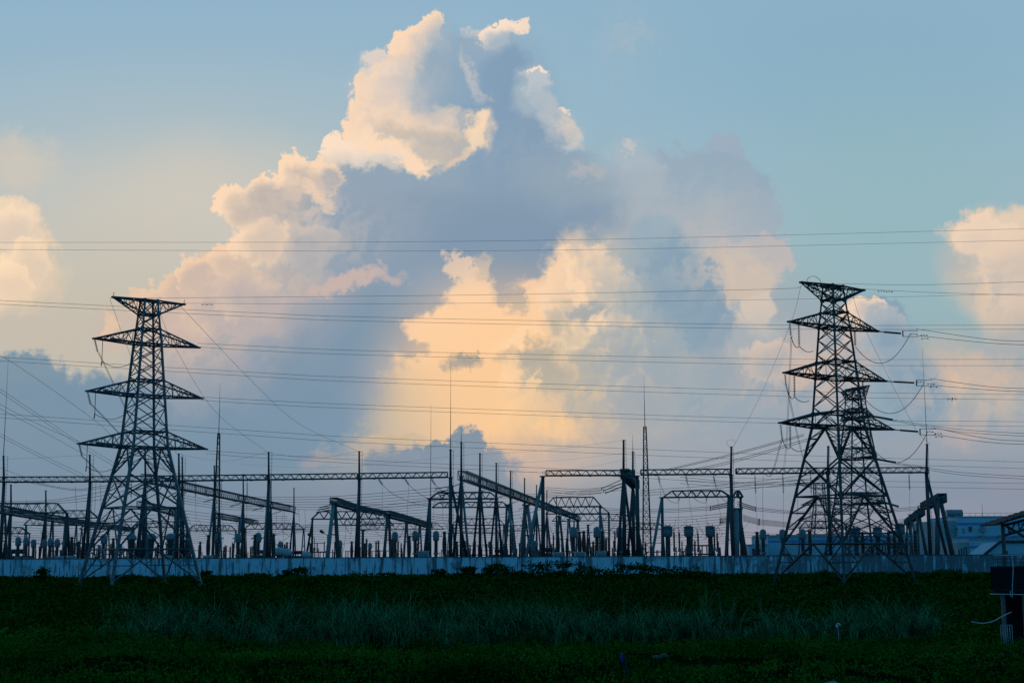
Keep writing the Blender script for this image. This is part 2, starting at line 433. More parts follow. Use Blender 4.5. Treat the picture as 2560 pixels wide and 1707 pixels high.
# slate shade running down the middle of the great cloud
stroke(1150, 520, 220, 100, (137, 156, 179), 0.55, 0.8, w='s')
stroke(870, 660, 150, 70, (140, 158, 180), 0.6, 0.7, rot=22, w='m')
stroke(760, 790, 170, 84, (131, 152, 175), 0.75, 0.6, rot=35, w='m')
stroke(640, 920, 190, 100, (128, 149, 172), 0.7, 0.7, w='m')
stroke(800, 646, 100, 17, (206, 183, 176), 0.8, 0.5, w='h', rot=10)
# heaped billows right of the gap, back to front
stroke(1160, 890, 230, 210, (253, 209, 158), 0.85, 0.7, w='0')
puff(1480, 800, 120, 100, (200, 191, 182), (163, 172, 181))
puff(1420, 690, 90, 80, (218, 204, 188), (170, 177, 184))
puff(1360, 640, 70, 72, (250, 221, 186), (198, 190, 180))
puff(1300, 660, 60, 80, (254, 222, 186), (224, 206, 184), -10)
puff(1405, 800, 92, 80, (228, 207, 184), (175, 176, 177))
puff(1320, 830, 84, 80, (243, 215, 178), (184, 178, 169))
puff(1440, 930, 110, 70, (214, 195, 176), (171, 172, 177))
puff(1240, 860, 70, 70, (253, 216, 170), (190, 180, 166))
puff(1325, 955, 90, 60, (249, 210, 160), (193, 181, 168))
puff(1220, 965, 74, 60, (254, 213, 162), (226, 197, 162))
puff(1275, 1025, 95, 50, (247, 204, 156), (206, 184, 166))
puff(1185, 1055, 60, 44, (242, 198, 158), (216, 186, 164))
puff(1700, 770, 70, 58, (206, 195, 187), (167, 176, 186))
puff(1640, 860, 90, 60, (190, 184, 183), (158, 169, 182))
puff(1770, 830, 70, 50, (214, 195, 184), (176, 176, 182))
puff(1985, 722, 46, 44, (242, 218, 192), (196, 188, 186))
puff(2030, 770, 62, 66, (176, 182, 190), (138, 161, 183))
puff(2070, 880, 80, 90, (152, 170, 186), (135, 159, 181))
stroke(1565, 660, 84, 110, (136, 160, 183), 0.85, 0.4, w='h', rot=20)
stroke(1620, 745, 58, 90, (138, 161, 182), 0.85, 0.3, w='h', rot=15)
stroke(1560, 900, 150, 90, (152, 168, 182), 0.55, 0.8, w='s')
stroke(1500, 600, 90, 60, (166, 180, 190), 0.5, 0.8, w='m', tex=-.7)
stroke(1062, 838, 46, 15, (178, 166, 156), 0.9, 0.5, w='h', rot=6)
stroke(1085, 830, 26, 8, (172, 162, 156), 0.8, 0.5, w='h', rot=12)
# plume, vortex and flames right of the gap
stroke(1300, 640, 52, 90, (248, 215, 178), 0.85, 0.5, w='h', rot=-12)
stroke(1350, 620, 60, 90, (210, 198, 184), 0.7, 0.7, w='m', rot=-12, tex=-.6)
stroke(1316, 640, 12, 70, (252, 222, 184), 0.8, 0.6, w='h', rot=25)
stroke(1345, 716, 36, 30, (164, 168, 172), 0.85, 0.5, w='h')
stroke(1310, 690, 30, 10, (250, 220, 180), 0.8, 0.6, w='h', rot=35)
stroke(1368, 742, 13, 34, (254, 224, 182), 0.95, 0.45, w='h', rot=-22)
stroke(1326, 790, 34, 8, (240, 214, 178), 0.8, 0.6, w='h')
stroke(1284, 738, 24, 40, (192, 182, 168), 0.8, 0.6, w='h', rot=15)
stroke(1400, 780, 70, 60, (178, 178, 178), 0.6, 0.8, w='m', tex=-.6)
stroke(1216, 812, 64, 30, (180, 173, 163), 0.9, 0.4, w='h', rot=10)
stroke(1250, 850, 50, 40, (184, 175, 164), 0.8, 0.6, w='h')
stroke(1190, 770, 70, 10, (254, 220, 176), 0.8, 0.6, w='h', rot=22)
stroke(1178, 850, 20, 44, (255, 216, 166), 0.85, 0.6, w='h', tex=-.4)
stroke(1216, 884, 10, 34, (255, 220, 168), 0.9, 0.5, w='h', rot=-20)
stroke(1196, 930, 36, 40, (252, 210, 158), 0.7, 0.7, w='h', tex=-.7)
stroke(1270, 905, 70, 40, (198, 184, 168), 0.7, 0.7, w='m', tex=-.5)
stroke(1332, 925, 60, 30, (184, 178, 172), 0.8, 0.6, w='h', tex=-.4)
stroke(1258, 975, 110, 24, (252, 210, 154), 0.8, 0.7, w='h', tex=-.7)
stroke(1330, 990, 60, 16, (248, 208, 160), 0.7, 0.7, w='h', tex=-.7)
stroke(1240, 1020, 80, 24, (204, 184, 164), 0.7, 0.7, w='h', tex=-.6)
stroke(1180, 1040, 40, 60, (244, 198, 152), 0.7, 0.7, w='h', tex=-.5)
stroke(1420, 860, 90, 90, (172, 174, 178), 0.6, 0.8, w='m', tex=-.8)
stroke(1500, 760, 120, 160, (152, 170, 184), 0.5, 0.8, w='m', tex=-.7)
stroke(1560, 900, 160, 80, (168, 172, 180), 0.6, 0.8, w='m', tex=-1)
stroke(1450, 1000, 160, 40, (182, 174, 174), 0.6, 0.8, w='m', tex=-.8)
stroke(1680, 620, 90, 60, (212, 196, 184), 0.6, 0.8, w='m', tex=-1)
stroke(1600, 460, 140, 60, (172, 182, 192), 0.5, 0.9, w='m', tex=-1)
stroke(1860, 860, 140, 60, (208, 186, 174), 0.6, 0.8, w='m', tex=-1)
stroke(2260, 660, 80, 60, (188, 184, 182), 0.6, 0.8, w='m', tex=-1)
stroke(2230, 900, 140, 70, (206, 186, 174), 0.6, 0.8, w='m', tex=-1)
# --- low dark clouds on the horizon
LD = (128, 146, 166)
stroke(1072, 1030, 48, 52, LD, 0.97, 0.16, w='h')
stroke(1010, 1040, 40, 34, LD, 0.97, 0.16, w='h')
stroke(1000, 1110, 180, 84, (134, 149, 169), 0.95, 0.18, w='h')
stroke(1000, 1180, 300, 80, (140, 150, 170), 0.8, 0.6, w='s')
stroke(900, 1062, 60, 34, (138, 150, 168), 0.9, 0.25, w='h')
stroke(1130, 1080, 50, 50, (132, 148, 168), 0.9, 0.25, w='h')
stroke(900, 1004, 80, 12, (206, 184, 158), 0.85, 0.6, w='h', rot=-4)
stroke(850, 1024, 70, 16, (196, 178, 162), 0.7, 0.6, w='h')
stroke(730, 1060, 40, 20, (190, 172, 166), 0.6, 0.6, w='h')
stroke(60, 880, 100, 70, (128, 150, 170), 0.97, 0.16, w='h')
stroke(240, 960, 160, 100, (126, 148, 170), 0.97, 0.2, w='h')
stroke(60, 990, 240, 120, (126, 148, 170), 0.97, 0.25, w='h')
stroke(130, 1100, 500, 110, (128, 148, 170), 0.85, 0.5, w='s')
# --- haze over the horizon
stroke(1176, 1320, 2600, 150, (148, 149, 165), 0.65, 0.8, w='0')
stroke(250, 1170, 760, 110, (122, 140, 162), 0.55, 0.9, w='s')
stroke(2150, 1160, 500, 80, (128, 144, 166), 0.4, 0.9, w='s')
stroke(1950, 1240, 420, 70, (166, 157, 171), 0.45, 0.9, w='s')
stroke(1500, 1060, 380, 60, (164, 166, 178), 0.5, 0.8, w='s')
# light of the rest of the sky: dusk blue overhead and behind
back = nd('ShaderNodeValToRGB')
NL.new(mapr(dz, 0.0, 1.0, 0, 1, False), back.inputs[0])
be = back.color_ramp.elements
be[0].position = 0.0; be[0].color = (0.050, 0.330, 0.660, 1)
be[1].position = 1.0; be[1].color = (0.018, 0.085, 0.160, 1)
sky = nd('ShaderNodeTexSky')
sky.sky_type = 'NISHITA'
sky.sun_disc = False
sky.sun_elevation = SUN_EL
sky.sun_rotation = SUN_AZ
nish = nd('ShaderNodeMix', data_type='RGBA', blend_type='MULTIPLY')
nish.inputs[0].default_value = 1.0
NL.new(sky.outputs[0], nish.inputs[6]); nish.inputs[7].default_value = (0.004, 0.004, 0.004, 1)
backs = mixc(1.0, back.outputs[0], nish.outputs[2], 'ADD')
front = mth('MULTIPLY', mapr(dy, 0.30, 0.80), mapr(dz, 0.62, 0.40))
# toned a little: less violet in the shade, warmer where it is bright
tsep = nd('ShaderNodeSeparateColor'); NL.new(col, tsep.inputs[0])
tcmb = nd('ShaderNodeCombineColor')
NL.new(mth('POWER', tsep.outputs[0], 1.045), tcmb.inputs[0])
NL.new(mth('MULTIPLY', tsep.outputs[1], mapr(tsep.outputs[1], 0.45, 0.78, 0.978, 0.940)), tcmb.inputs[1])
NL.new(mth('MULTIPLY', tsep.outputs[2], 0.945), tcmb.inputs[2])
allsky = mixc(front, backs, tcmb.outputs[0])
below = mapr(dz, -0.02, -0.10)
allsky = mixc(below, allsky, (0.01, 0.016, 0.02, 1))
world.cycles.sampling_method = 'MANUAL'
world.cycles.sample_map_resolution = 256
bg = nd('ShaderNodeBackground')
NL.new(allsky, bg.inputs[0]); bg.inputs[1].default_value = 1.0
wo = nd('ShaderNodeOutputWorld')
NL.new(bg.outputs[0], wo.inputs[0])

sun_d = bpy.data.lights.new("sun", 'SUN')
sun_d.energy = 0.06
sun_d.angle = math.radians(10)
sun_d.color = (1.0, 0.72, 0.45)
sun = bpy.data.objects.new("sun", sun_d)
SC.collection.objects.link(sun)
sd = Vector((math.sin(SUN_AZ) * math.cos(SUN_EL), math.cos(SUN_AZ) * math.cos(SUN_EL), math.sin(SUN_EL)))
sun.rotation_euler = (-sd).to_track_quat('-Z', 'Y').to_euler()
# ---------------------------------------------------------------- tools
rnd = random.Random(7)
COL = SC.collection

class MB:
    """collects bars, tubes, boxes and turned shapes, then links them as one mesh"""
    def __init__(self):
        self.v, self.f, self.sm = [], [], []
    def quadbox(self, pts):
        b = len(self.v)
        self.v += [tuple(p) for p in pts]
        for q in ((0, 1, 2, 3), (7, 6, 5, 4), (0, 4, 5, 1), (1, 5, 6, 2), (2, 6, 7, 3), (3, 7, 4, 0)):
            self.f.append(tuple(b + i for i in q)); self.sm.append(False)
    def box(self, c, s):
        x, y, z = c; a, d, e = s[0] / 2, s[1] / 2, s[2] / 2
        self.quadbox([(x - a, y - d, z - e), (x - a, y + d, z - e), (x + a, y + d, z - e), (x + a, y - d, z - e),
                      (x - a, y - d, z + e), (x - a, y + d, z + e), (x + a, y + d, z + e), (x + a, y - d, z + e)])
        return self
    def tube(self, p, q, r0, r1=None, n=6, cap=True, smooth=True):
        p, q = Vector(p), Vector(q)
        if r1 is None: r1 = r0
        d = q - p
        if d.length < 1e-6: return self
        d.normalize()
        a = d.orthogonal().normalized(); b_ = d.cross(a)
        o = len(self.v)
        for (c, r) in ((p, r0), (q, r1)):
            for i in range(n):
                t = 2 * math.pi * (i + 0.5) / n
                self.v.append(tuple(c + a * (r * math.cos(t)) + b_ * (r * math.sin(t))))
        for i in range(n):
            j = (i + 1) % n
            self.f.append((o + i, o + j, o + n + j, o + n + i)); self.sm.append(smooth and n > 4)
        if cap:
            self.f.append(tuple(o + i for i in reversed(range(n)))); self.sm.append(False)
            self.f.append(tuple(o + n + i for i in range(n))); self.sm.append(False)
        return self
    def bar(self, p, q, w):
        """a steel angle: square section bar"""
        return self.tube(p, q, w * 0.707, None, 4)
    def path(self, pts, r, n=4):
        pts = [Vector(p) for p in pts]
        o = len(self.v); m = len(pts)
        for k, p in enumerate(pts):
            t = (pts[min(k + 1, m - 1)] - pts[max(k - 1, 0)])
            t.normalize()
            up = Vector((0, 0, 1)) if abs(t.z) < 0.9 else Vector((0, 1, 0))
            a = t.cross(up).normalized(); b_ = a.cross(t)
            for i in range(n):
                w = 2 * math.pi * (i + .5) / n
                self.v.append(tuple(p + a * (r * math.cos(w)) + b_ * (r * math.sin(w))))
        for k in range(m - 1):
            for i in range(n):
                j = (i + 1) % n
                self.f.append((o + k * n + i, o + k * n + j, o + (k + 1) * n + j, o + (k + 1) * n + i)); self.sm.append(True)
        return self
    def lathe(self, prof, c=(0, 0, 0), n=12, axis=None):
        """prof: (radius, height) from bottom to top, about +z or about an axis vector"""
        c = Vector(c)
        d = Vector(axis).normalized() if axis is not None else Vector((0, 0, 1))
        a = d.orthogonal().normalized(); b_ = d.cross(a)
        o = len(self.v)
        for (r, h) in prof:
            for i in range(n):
                t = 2 * math.pi * i / n
                self.v.append(tuple(c + d * h + a * (r * math.cos(t)) + b_ * (r * math.sin(t))))
        for k in range(len(prof) - 1):
            for i in range(n):
                j = (i + 1) % n
                self.f.append((o + k * n + i, o + k * n + j, o + (k + 1) * n + j, o + (k + 1) * n + i)); self.sm.append(True)
        self.f.append(tuple(o + i for i in reversed(range(n)))); self.sm.append(False)
        e = o + (len(prof) - 1) * n
        self.f.append(tuple(e + i for i in range(n))); self.sm.append(False)
        return self
    def poly(self, pts):
        o = len(self.v)
        self.v += [tuple(p) for p in pts]
        self.f.append(tuple(range(o, o + len(pts)))); self.sm.append(False)
        return self
    def build(self, name, mat, parent=None, loc=None):
        me = bpy.data.meshes.new(name)
        me.from_pydata(self.v, [], self.f)
        me.polygons.foreach_set('use_smooth', self.sm)
        me.materials.append(mat)
        me.update()
        o = bpy.data.objects.new(name, me)
        COL.objects.link(o)
        if parent is not None: o.parent = parent
        if loc is not None: o.location = loc
        return o

def tag(o, label=None, cat=None, group=None, kind=None):
    if label: o['label'] = label
    if cat: o['category'] = cat
    if group: o['group'] = group
    if kind: o['kind'] = kind
    return o
def empty(name, loc, rz=0.0, label=None, cat=None, group=None):
    o = bpy.data.objects.new(name, None)
    o.empty_display_size = 0.3
    COL.objects.link(o)
    o.location = loc; o.rotation_euler = (0, 0, rz)
    return tag(o, label, cat, group, 'thing')
KIDS = {}
def copy_tree(o, parent=None):
    c = o.copy(); COL.objects.link(c)
    c.parent = parent
    if o.name not in KIDS:
        KIDS[o.name] = list(o.children)
    for ch in KIDS[o.name]:
        copy_tree(ch, c)
    return c
def zat(py, d, px=1280):
    return at(px, py, d).z
def ground_at(px, d):
    p = at(px, 1390, d); return Vector((p.x, d, 0))

# ---------------------------------------------------------------- materials
def material(name, base, rough=0.6, metal=0.0, var=0.0, scale=3.0, bump=0.0, spec=0.5, stretch=None):
    m = bpy.data.materials.new(name)
    m.use_nodes = True
    nt = m.node_tree; b = nt.nodes['Principled BSDF']
    b.inputs['Roughness'].default_value = rough
    b.inputs['Metallic'].default_value = metal
    b.inputs['Specular IOR Level'].default_value = spec
    b.inputs['Base Color'].default_value = (*base, 1)
    if var or bump:
        t = nt.nodes.new('ShaderNodeTexCoord')
        n = nt.nodes.new('ShaderNodeTexNoise')
        n.inputs['Scale'].default_value = scale
        n.inputs['Detail'].default_value = 5
        n.inputs['Roughness'].default_value = 0.6
        src = t.outputs['Object']
        if stretch:
            mp = nt.nodes.new('ShaderNodeMapping')
            mp.inputs['Scale'].default_value = stretch
            nt.links.new(src, mp.inputs[0]); src = mp.outputs[0]
        nt.links.new(src, n.inputs['Vector'])
        if var:
            r = nt.nodes.new('ShaderNodeValToRGB')
            r.color_ramp.elements[0].position = 0.3; r.color_ramp.elements[1].position = 0.7
            r.color_ramp.elements[0].color = (*[k * (1 - var) for k in base], 1)
            r.color_ramp.elements[1].color = (*[min(1, k * (1 + var)) for k in base], 1)
            nt.links.new(n.outputs[0], r.inputs[0]); nt.links.new(r.outputs[0], b.inputs['Base Color'])
        if bump:
            u = nt.nodes.new('ShaderNodeBump')
            u.inputs['Strength'].default_value = bump
            nt.links.new(n.outputs[0], u.inputs['Height']); nt.links.new(u.outputs[0], b.inputs['Normal'])
    return m
M = {
    'steel': material('galvanised_steel', (0.10, 0.118, 0.125), 0.55, 0.15, 0.45, 2.0),
    'darksteel': material('weathered_steel', (0.05, 0.05, 0.044), 0.6, 0.1, 0.5, 1.5),
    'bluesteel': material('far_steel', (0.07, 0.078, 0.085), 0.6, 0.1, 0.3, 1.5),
    'pole': material('steel_pole', (0.045, 0.050, 0.054), 0.6, 0.1, 0.45, 0.8, stretch=(1, 1, .25)),
    'concrete': material('concrete_pole', (0.10, 0.10, 0.095), 0.85, 0, 0.45, 1.2, 0.1, stretch=(1, 1, .3)),
    'porcelain': material('brown_porcelain', (0.045, 0.032, 0.028), 0.25, 0, 0.3, 4),
    'greyporc': material('grey_porcelain', (0.07, 0.075, 0.08), 0.35, 0, 0.3, 4),
    'teal': material('teal_glass', (0.012, 0.15, 0.14), 0.2, 0, 0.2, 6),
    'tank': material('painted_tank', (0.20, 0.225, 0.24), 0.5, 0, 0.25, 1.5),
    'box': material('white_paint', (0.45, 0.47, 0.48), 0.5, 0, 0.15, 2),
    'wire': material('conductor', (0.035, 0.036, 0.04), 0.55, 0.3),
    'fitting': material('line_fitting', (0.05, 0.052, 0.055), 0.5, 0.3),
    'pale': material('pale_concrete', (0.26, 0.27, 0.27), 0.85, 0, 0.35, 1.2, 0.1, stretch=(1, 1, .3)),
    'rod': material('rod_steel', (0.05, 0.05, 0.05), 0.6, 0.2),
}
# ---------------------------------------------------------------- lattice pylons
ORD = ['first', 'second', 'third', 'fourth', 'fifth', 'sixth', 'seventh', 'eighth', 'ninth', 'tenth', 'eleventh', 'twelfth']
def lerp(a, b, t): return a + (b - a) * t

def x_face(mb, A0, A1, B0, B1, w, horiz=True):
    """one bracing panel between two legs"""
    mb.bar(A0, B1, w); mb.bar(B0, A1, w)
    if horiz: mb.bar(A1, B1, w)

def make_pylon(base, rz, levels, arms, mats, label, k=1.0, feet_split=True, group=None):
    """levels: (height, half width) up the body; arms: (bottom z, top z, half length, half width at body)"""
    root = empty('lattice_pylon', base, rz, label, 'pylon', group)
    steel = mats
    def hw(z):
        for (z0, h0), (z1, h1) in zip(levels, levels[1:]):
            if z <= z1: return lerp(h0, h1, (z - z0) / (z1 - z0))
        return levels[-1][1]
    cs = ((-1, -1), (1, -1), (1, 1), (-1, 1))
    def C(i, z):
        h = hw(z); return Vector((cs[i][0] * h, cs[i][1] * h, z))
    ztop = levels[-1][0]; zw = arms[-1][0]               # waist at the lowest arm
    # legs
    for i in range(4):
        lg = MB()
        for (z0, _), (z1, _) in zip(levels, levels[1:]):
            w = lerp(0.24, 0.13, (z0 / ztop)) * k
            lg.bar(C(i, z0), C(i, z1), w)
        f = C(i, 0)
        lg.box((f.x, f.y, -0.1), (0.6, 0.6, 0.5))
        lg.build('leg', steel, root)
    # body bracing above the waist
    br = MB()
    z = zw
    while z < ztop - 0.3:
        step = max(0.95, hw(z) * 1.15)
        z1 = min(z + step, ztop)
        if ztop - z1 < 0.5: z1 = ztop
        for i in range(4):
            j = (i + 1) % 4
            x_face(br, C(i, z), C(i, z1), C(j, z), C(j, z1), 0.072 * k, False)
            m0, m1 = (C(i, z) + C(j, z)) / 2, (C(i, z1) + C(j, z1)) / 2
        z = z1
    for (zb, zt, L, hb) in arms:
        for zz in (zb, zt):
            for i in range(4):
                br.bar(C(i, zz), C((i + 1) % 4, zz), 0.1 * k)
            br.bar(C(0, zz), C(2, zz), 0.07 * k); br.bar(C(1, zz), C(3, zz), 0.07 * k)
    # gusset plates at the nodes
    for (zb, zt, L, hb) in arms:
        for i in range(4):
            for zz in (zb, zt):
                p = C(i, zz); br.box(p, (0.22 * k, 0.22 * k, 0.22 * k))
    br.build('bracing', steel, root)
    # splayed lower body: big K panels with secondary struts
    lo = MB()
    zs = [zw, zw * 0.80, zw * 0.56, zw * 0.26, 0.35]
    for i in range(4):
        j = (i + 1) % 4
        for a, (z1, z0) in enumerate(zip(zs, zs[1:])):
            A1, B1, A0, B0 = C(i, z1), C(j, z1), C(i, z0), C(j, z0)
            m1, m0 = (A1 + B1) / 2, (A0 + B0) / 2
            if a in (0, 2):                              # inverted V
                lo.bar(m1, A0, 0.12 * k); lo.bar(m1, B0, 0.12 * k)
                if a: lo.bar(A1, B1, 0.10 * k)
                for t in (0.35, 0.68):
                    for S1, S0 in ((A1, A0), (B1, B0)):
                        p = m1.lerp(S0, t); q = S1.lerp(S0, t)
                        lo.bar(p, q, 0.06 * k)
                        lo.bar(q, m1.lerp(S0, max(0, t - 0.3)), 0.06 * k)
            else:
                x = a == 3
                if x:
                    lo.bar(m1, A0, 0.11 * k); lo.bar(m1, B0, 0.11 * k)
                    lo.bar(A1, B1, 0.09 * k)
                    for S1, S0 in ((A1, A0), (B1, B0)):
                        p = m1.lerp(S0, .5); lo.bar(p, S1.lerp(S0, .5), 0.06 * k); lo.bar(p, S1, 0.06 * k)
                else:
                    lo.bar(A1, B0, 0.12 * k); lo.bar(B1, A0, 0.12 * k)
                    c = (A1 + B0 + B1 + A0) / 4
                    for S1, S0 in ((A1, A0), (B1, B0)):
                        q = S1.lerp(S0, .5)
                        lo.bar(q, S1.lerp(c, .55), 0.06 * k); lo.bar(q, S0.lerp(c, .55), 0.06 * k)
    lo.build('lower_bracing', steel, root)
    # arms
    tips = []
    for n, (zb, zt, L, hb) in enumerate(arms):
        peak = n == 0
        for s in (-1, 1):
            ar = MB()
            ztip = zt if peak else zb + 0.12
            tip = Vector((s * L, 0, ztip))
            tips.append(tip)
            hB, hT = hw(zb), hw(zt)
            tw = 0.10
            bot = [Vector((s * hB, y * hB, zb)) for y in (-1, 1)]
            top = [Vector((s * hT, y * hT, zt)) for y in (-1, 1)]
            tipA = [tip + Vector((0, y * tw, 0)) for y in (-1, 1)]
            for q in range(2):
                ar.bar(bot[q], tipA[q], 0.11 * k); ar.bar(top[q], tipA[q], 0.11 * k)
            nseg = 5 if L > 4.5 else 4
            for q in range(nseg):
                t0, t1 = q / nseg, (q + 1) / nseg
                for e in range(2):
                    b0, b1 = bot[e].lerp(tipA[e], t0), bot[e].lerp(tipA[e], t1)
                    u0, u1 = top[e].lerp(tipA[e], t0), top[e].lerp(tipA[e], t1)
                    if q % 2: ar.bar(u0, b1, 0.055 * k)
                    else: ar.bar(b0, u1, 0.055 * k)
                    ar.bar(b1, u1, 0.05 * k)
                for ch in (bot, top):
                    c0, c1 = ch[0].lerp(tipA[0], t0), ch[0].lerp(tipA[0], t1)
                    d0, d1 = ch[1].lerp(tipA[1], t0), ch[1].lerp(tipA[1], t1)
                    ar.bar(c0, d1, 0.05 * k); ar.bar(c1, d1, 0.05 * k)
            ar.box(tip, (0.3, 0.34, 0.14))
            ar.build('peak_arm' if peak else 'cross_arm', steel, root)
    return root, tips

def string_mesh(p, q, n, r, mb):
    """a chain of insulator discs from p to q"""
    p, q = Vector(p), Vector(q)
    d = q - p; Ld = d.length; d.normalize()
    mb.tube(p, q, r * 0.2, None, 6)
    for i in range(n):
        c = p + d * (Ld * (i + 0.5) / n)
        h = Ld / n * 0.30
        mb.lathe([(r * .22, -h), (r, -h * .4), (r * .85, h * .2), (r * .22, h * .6)], c, 8, d)
def chain(parent, p, q, n=14, r=0.13, mat='teal', name='insulator_string', fit=True):
    mb = MB(); string_mesh(p, q, n, r, mb)
    o = mb.build(name, M[mat], parent)
    return o
def loop(parent, p, q, sag, r=0.035, n=16, name='jumper_cable', side=Vector((0, 0, 0))):
    p, q = Vector(p), Vector(q)
    pts = []
    for i in range(n + 1):
        t = i / n
        c = p.lerp(q, t); c = c + (Vector((0, 0, -sag)) + side) * (4 * t * (1 - t)); pts.append(c)
    return MB().path(pts, r, 4).build(name, M['wire'], parent)

# left pylon -------------------------------------------------------------
DL = 130.0
bl = ground_at(351, DL)
zl = lambda y: zat(y, DL, 357)
PHL = math.radians(36)
armsL = [(zl(787), zl(752), 3.42, .7), (zl(861), zl(824), 5.04, 1), (zl(990), zl(952), 5.5, 1.3), (zl(1119), zl(1080), 6.06, 1.6)]
levL = [(0, 4.12), (zl(1119), 1.62), (zl(861), 0.96), (zl(752), 0.60)]
pyl, tipsL = make_pylon(bl, PHL, levL, armsL, M['steel'], 'blue-grey lattice pylon with three cross-arms standing before the left stretch of white wall', 1.0)
RL = Matrix.Rotation(-PHL, 3, 'Z')
def wl(v): return Vector(bl) + Matrix.Rotation(PHL, 3, 'Z') @ Vector(v)
def loc(root, rz, p):
    return Matrix.Rotation(-rz, 3, 'Z') @ (Vector(p) - Vector(root.location))
for n in range(1, 4):
    L_, R_ = tipsL[n * 2], tipsL[n * 2 + 1]
    # slack string and jumper at the near tip, tension string lying along the arm
    e = L_ + Vector((0.45, 0.25, -1.15))
    chain(pyl, L_ + Vector((0.05, 0, -.08)), e, 13, 0.12)
    h = L_ + Vector((0.75, -.1, -2.0))
    MB().tube(L_ + Vector((.75, -.1, -.1)), h, .03, None, 5).tube(h, h + Vector((-.05, 0, -.45)), .05, None, 5).build('weight', M['fitting'], pyl)
    loop(pyl, h, Vector((L_.x + 5.2 - n * .0, 1.2, L_.z - .55)), 0.75, .03, side=Vector((0, 0, -.25)))
    chain(pyl, L_ + Vector((1.6, 0.1, 0.16)), L_ + Vector((4.1, 0.9, 0.10)), 22, 0.12)
for s in (0, 1):
    t_ = tipsL[s]
    MB().tube(t_, t_ + Vector((0.05, 0, .45)), .03, None, 4).build('shield_wire_clamp', M['fitting'], pyl)

# right pylon ------------------------------------------------------------
DR = 118.0
br_ = ground_at(2108, DR)
zr = lambda y: zat(y, DR, 2080)
PHR = math.radians(32)
armsR = [(zr(750), zr(716), 3.55, .7), (zr(820), zr(782), 5.05, 1), (zr(946), zr(905), 5.75, 1.3), (zr(1069), zr(1032), 6.40, 1.6)]
levR = [(0, 4.05), (zr(1069), 1.52), (zr(820), 0.90), (zr(716), 0.58)]
pyr, tipsR = make_pylon(br_, PHR, levR, armsR, M['darksteel'], 'nearest dark lattice pylon, the tallest on the right, seen corner-on before the wall', 0.95)
def wr(v): return Vector(br_) + Matrix.Rotation(PHR, 3, 'Z') @ Vector(v)
STR_END_R = []
for n in range(1, 4):
    L_, R_ = tipsR[n * 2], tipsR[n * 2 + 1]
    chain(pyr, L_ + Vector((0.0, 0, -.15)), L_ + Vector((0.1, 0, -1.15)), 11, 0.11)
    a = L_ + Vector((1.25, 0.25, -.05))
    chain(pyr, a, a + Vector((0.2, .25, -1.75)), 14, 0.12, 'porcelain')
    loop(pyr, L_ + Vector((.1, 0, -1.2)), a + Vector((.2, .25, -1.8)), 0.45, .03)
    loop(pyr, a + Vector((.2, .25, -1.8)), Vector((a.x + 3.0, 1.8, L_.z - 1.9)), 0.25, .03)
    # right tip: string stretched out along the line towards the right
    e = R_ + Vector((1.2, -2.0, -.20))
    e = loc(pyr, PHR, at((2257, 2291, 2300)[n - 1], (834, 957, 1079)[n - 1], DR + 0.5))
    MB().tube(R_, R_.lerp(e, .28), .045, None, 5).build('link', M['fitting'], pyr)
    chain(pyr, R_.lerp(e, .28), R_.lerp(e, .93), 19, 0.092, 'porcelain')
    MB().box(e, (.07, .07, .5)).tube(e + Vector((0, 0, .25)), e + Vector((.9, -.9, .2)), .022, None, 4).tube(e - Vector((0, 0, .25)), e + Vector((.9, -.9, -.3)), .022, None, 4).build('yoke', M['fitting'], pyr)
    STR_END_R.append(e)
    # short green post string under the inner end, joined to the string by a hanging loop
    g = R_ + Vector((-2.6, 0.1, -.2))
    chain(pyr, g, g + Vector((0, 0, -1.2)), 12, 0.13)
    loop(pyr, g + Vector((0, 0, -1.3)), e + Vector((.4, -.4, -.1)), 1.9, .032, 22)
hoop = MB()
pk = tipsR[0] + Vector((1.1, 0, .1))
hoop.path([pk + Vector((0.8 * math.cos(t) + .3, 0, .55 * math.sin(t))) for t in [math.pi * i / 12 for i in range(13)]], .02, 4)
hoop.build('shield_wire_loop', M['wire'], pyr)

# pylon behind the right one ----------------------------------------------
DM = 225.0
bm_ = ground_at(2154, DM)
zm = lambda y: zat(y, DM, 2150)
PHM = math.radians(-76)
armsM = [(zm(998), zm(972), 4.6, .8), (zm(1046), zm(1022), 5.2, 1), (zm(1147), zm(1120), 6.0, 1.3), (zm(1260), zm(1232), 6.6, 1.6)]
levM = [(0, 4.6), (zm(1260), 2.9), (zm(1046), 1.35), (zm(972), 1.0)]
pym, tipsM = make_pylon(bm_, PHM, levM, armsM, M['bluesteel'], 'dense dark blue pylon seen through the legs of the nearest right pylon', 1.0)
for n in range(1, 4):
    R_ = tipsM[n * 2 + 1]
    yy = ((2180, 1040), (2185, 1146), (2190, 1249))[n - 1]
    ee = ((2232, 1049), (2240, 1156), (2247, 1266))[n - 1]
    p0, e0 = loc(pym, PHM, at(*yy, DM - 3)), loc(pym, PHM, at(*ee, DM - 6))
    MB().bar(R_, p0, .12).build('link', M['fitting'], pym)
    chain(pym, p0, e0, 20, .2)
# far pylon ----------------------------------------------------------------
DF = 420.0
bf_ = ground_at(2054, DF)
zf = lambda y: zat(y, DF, 2054)
armsF = [(zf(1221), zf(1207), 7.2, .8), (zf(1262), zf(1246), 5.5, 1), (zf(1302), zf(1286), 6.3, 1.3), (zf(1335), zf(1320), 7.0, 1.6)]
levF = [(0, 5.2), (zf(1335), 2.4), (zf(1262), 1.5), (zf(1207), 1.3)]
pyf, tipsF = make_pylon(bf_, math.radians(-26), levF, armsF, M['bluesteel'], 'small far pylon with a broad flat top seen between the nearest right pylon legs', 1.25)
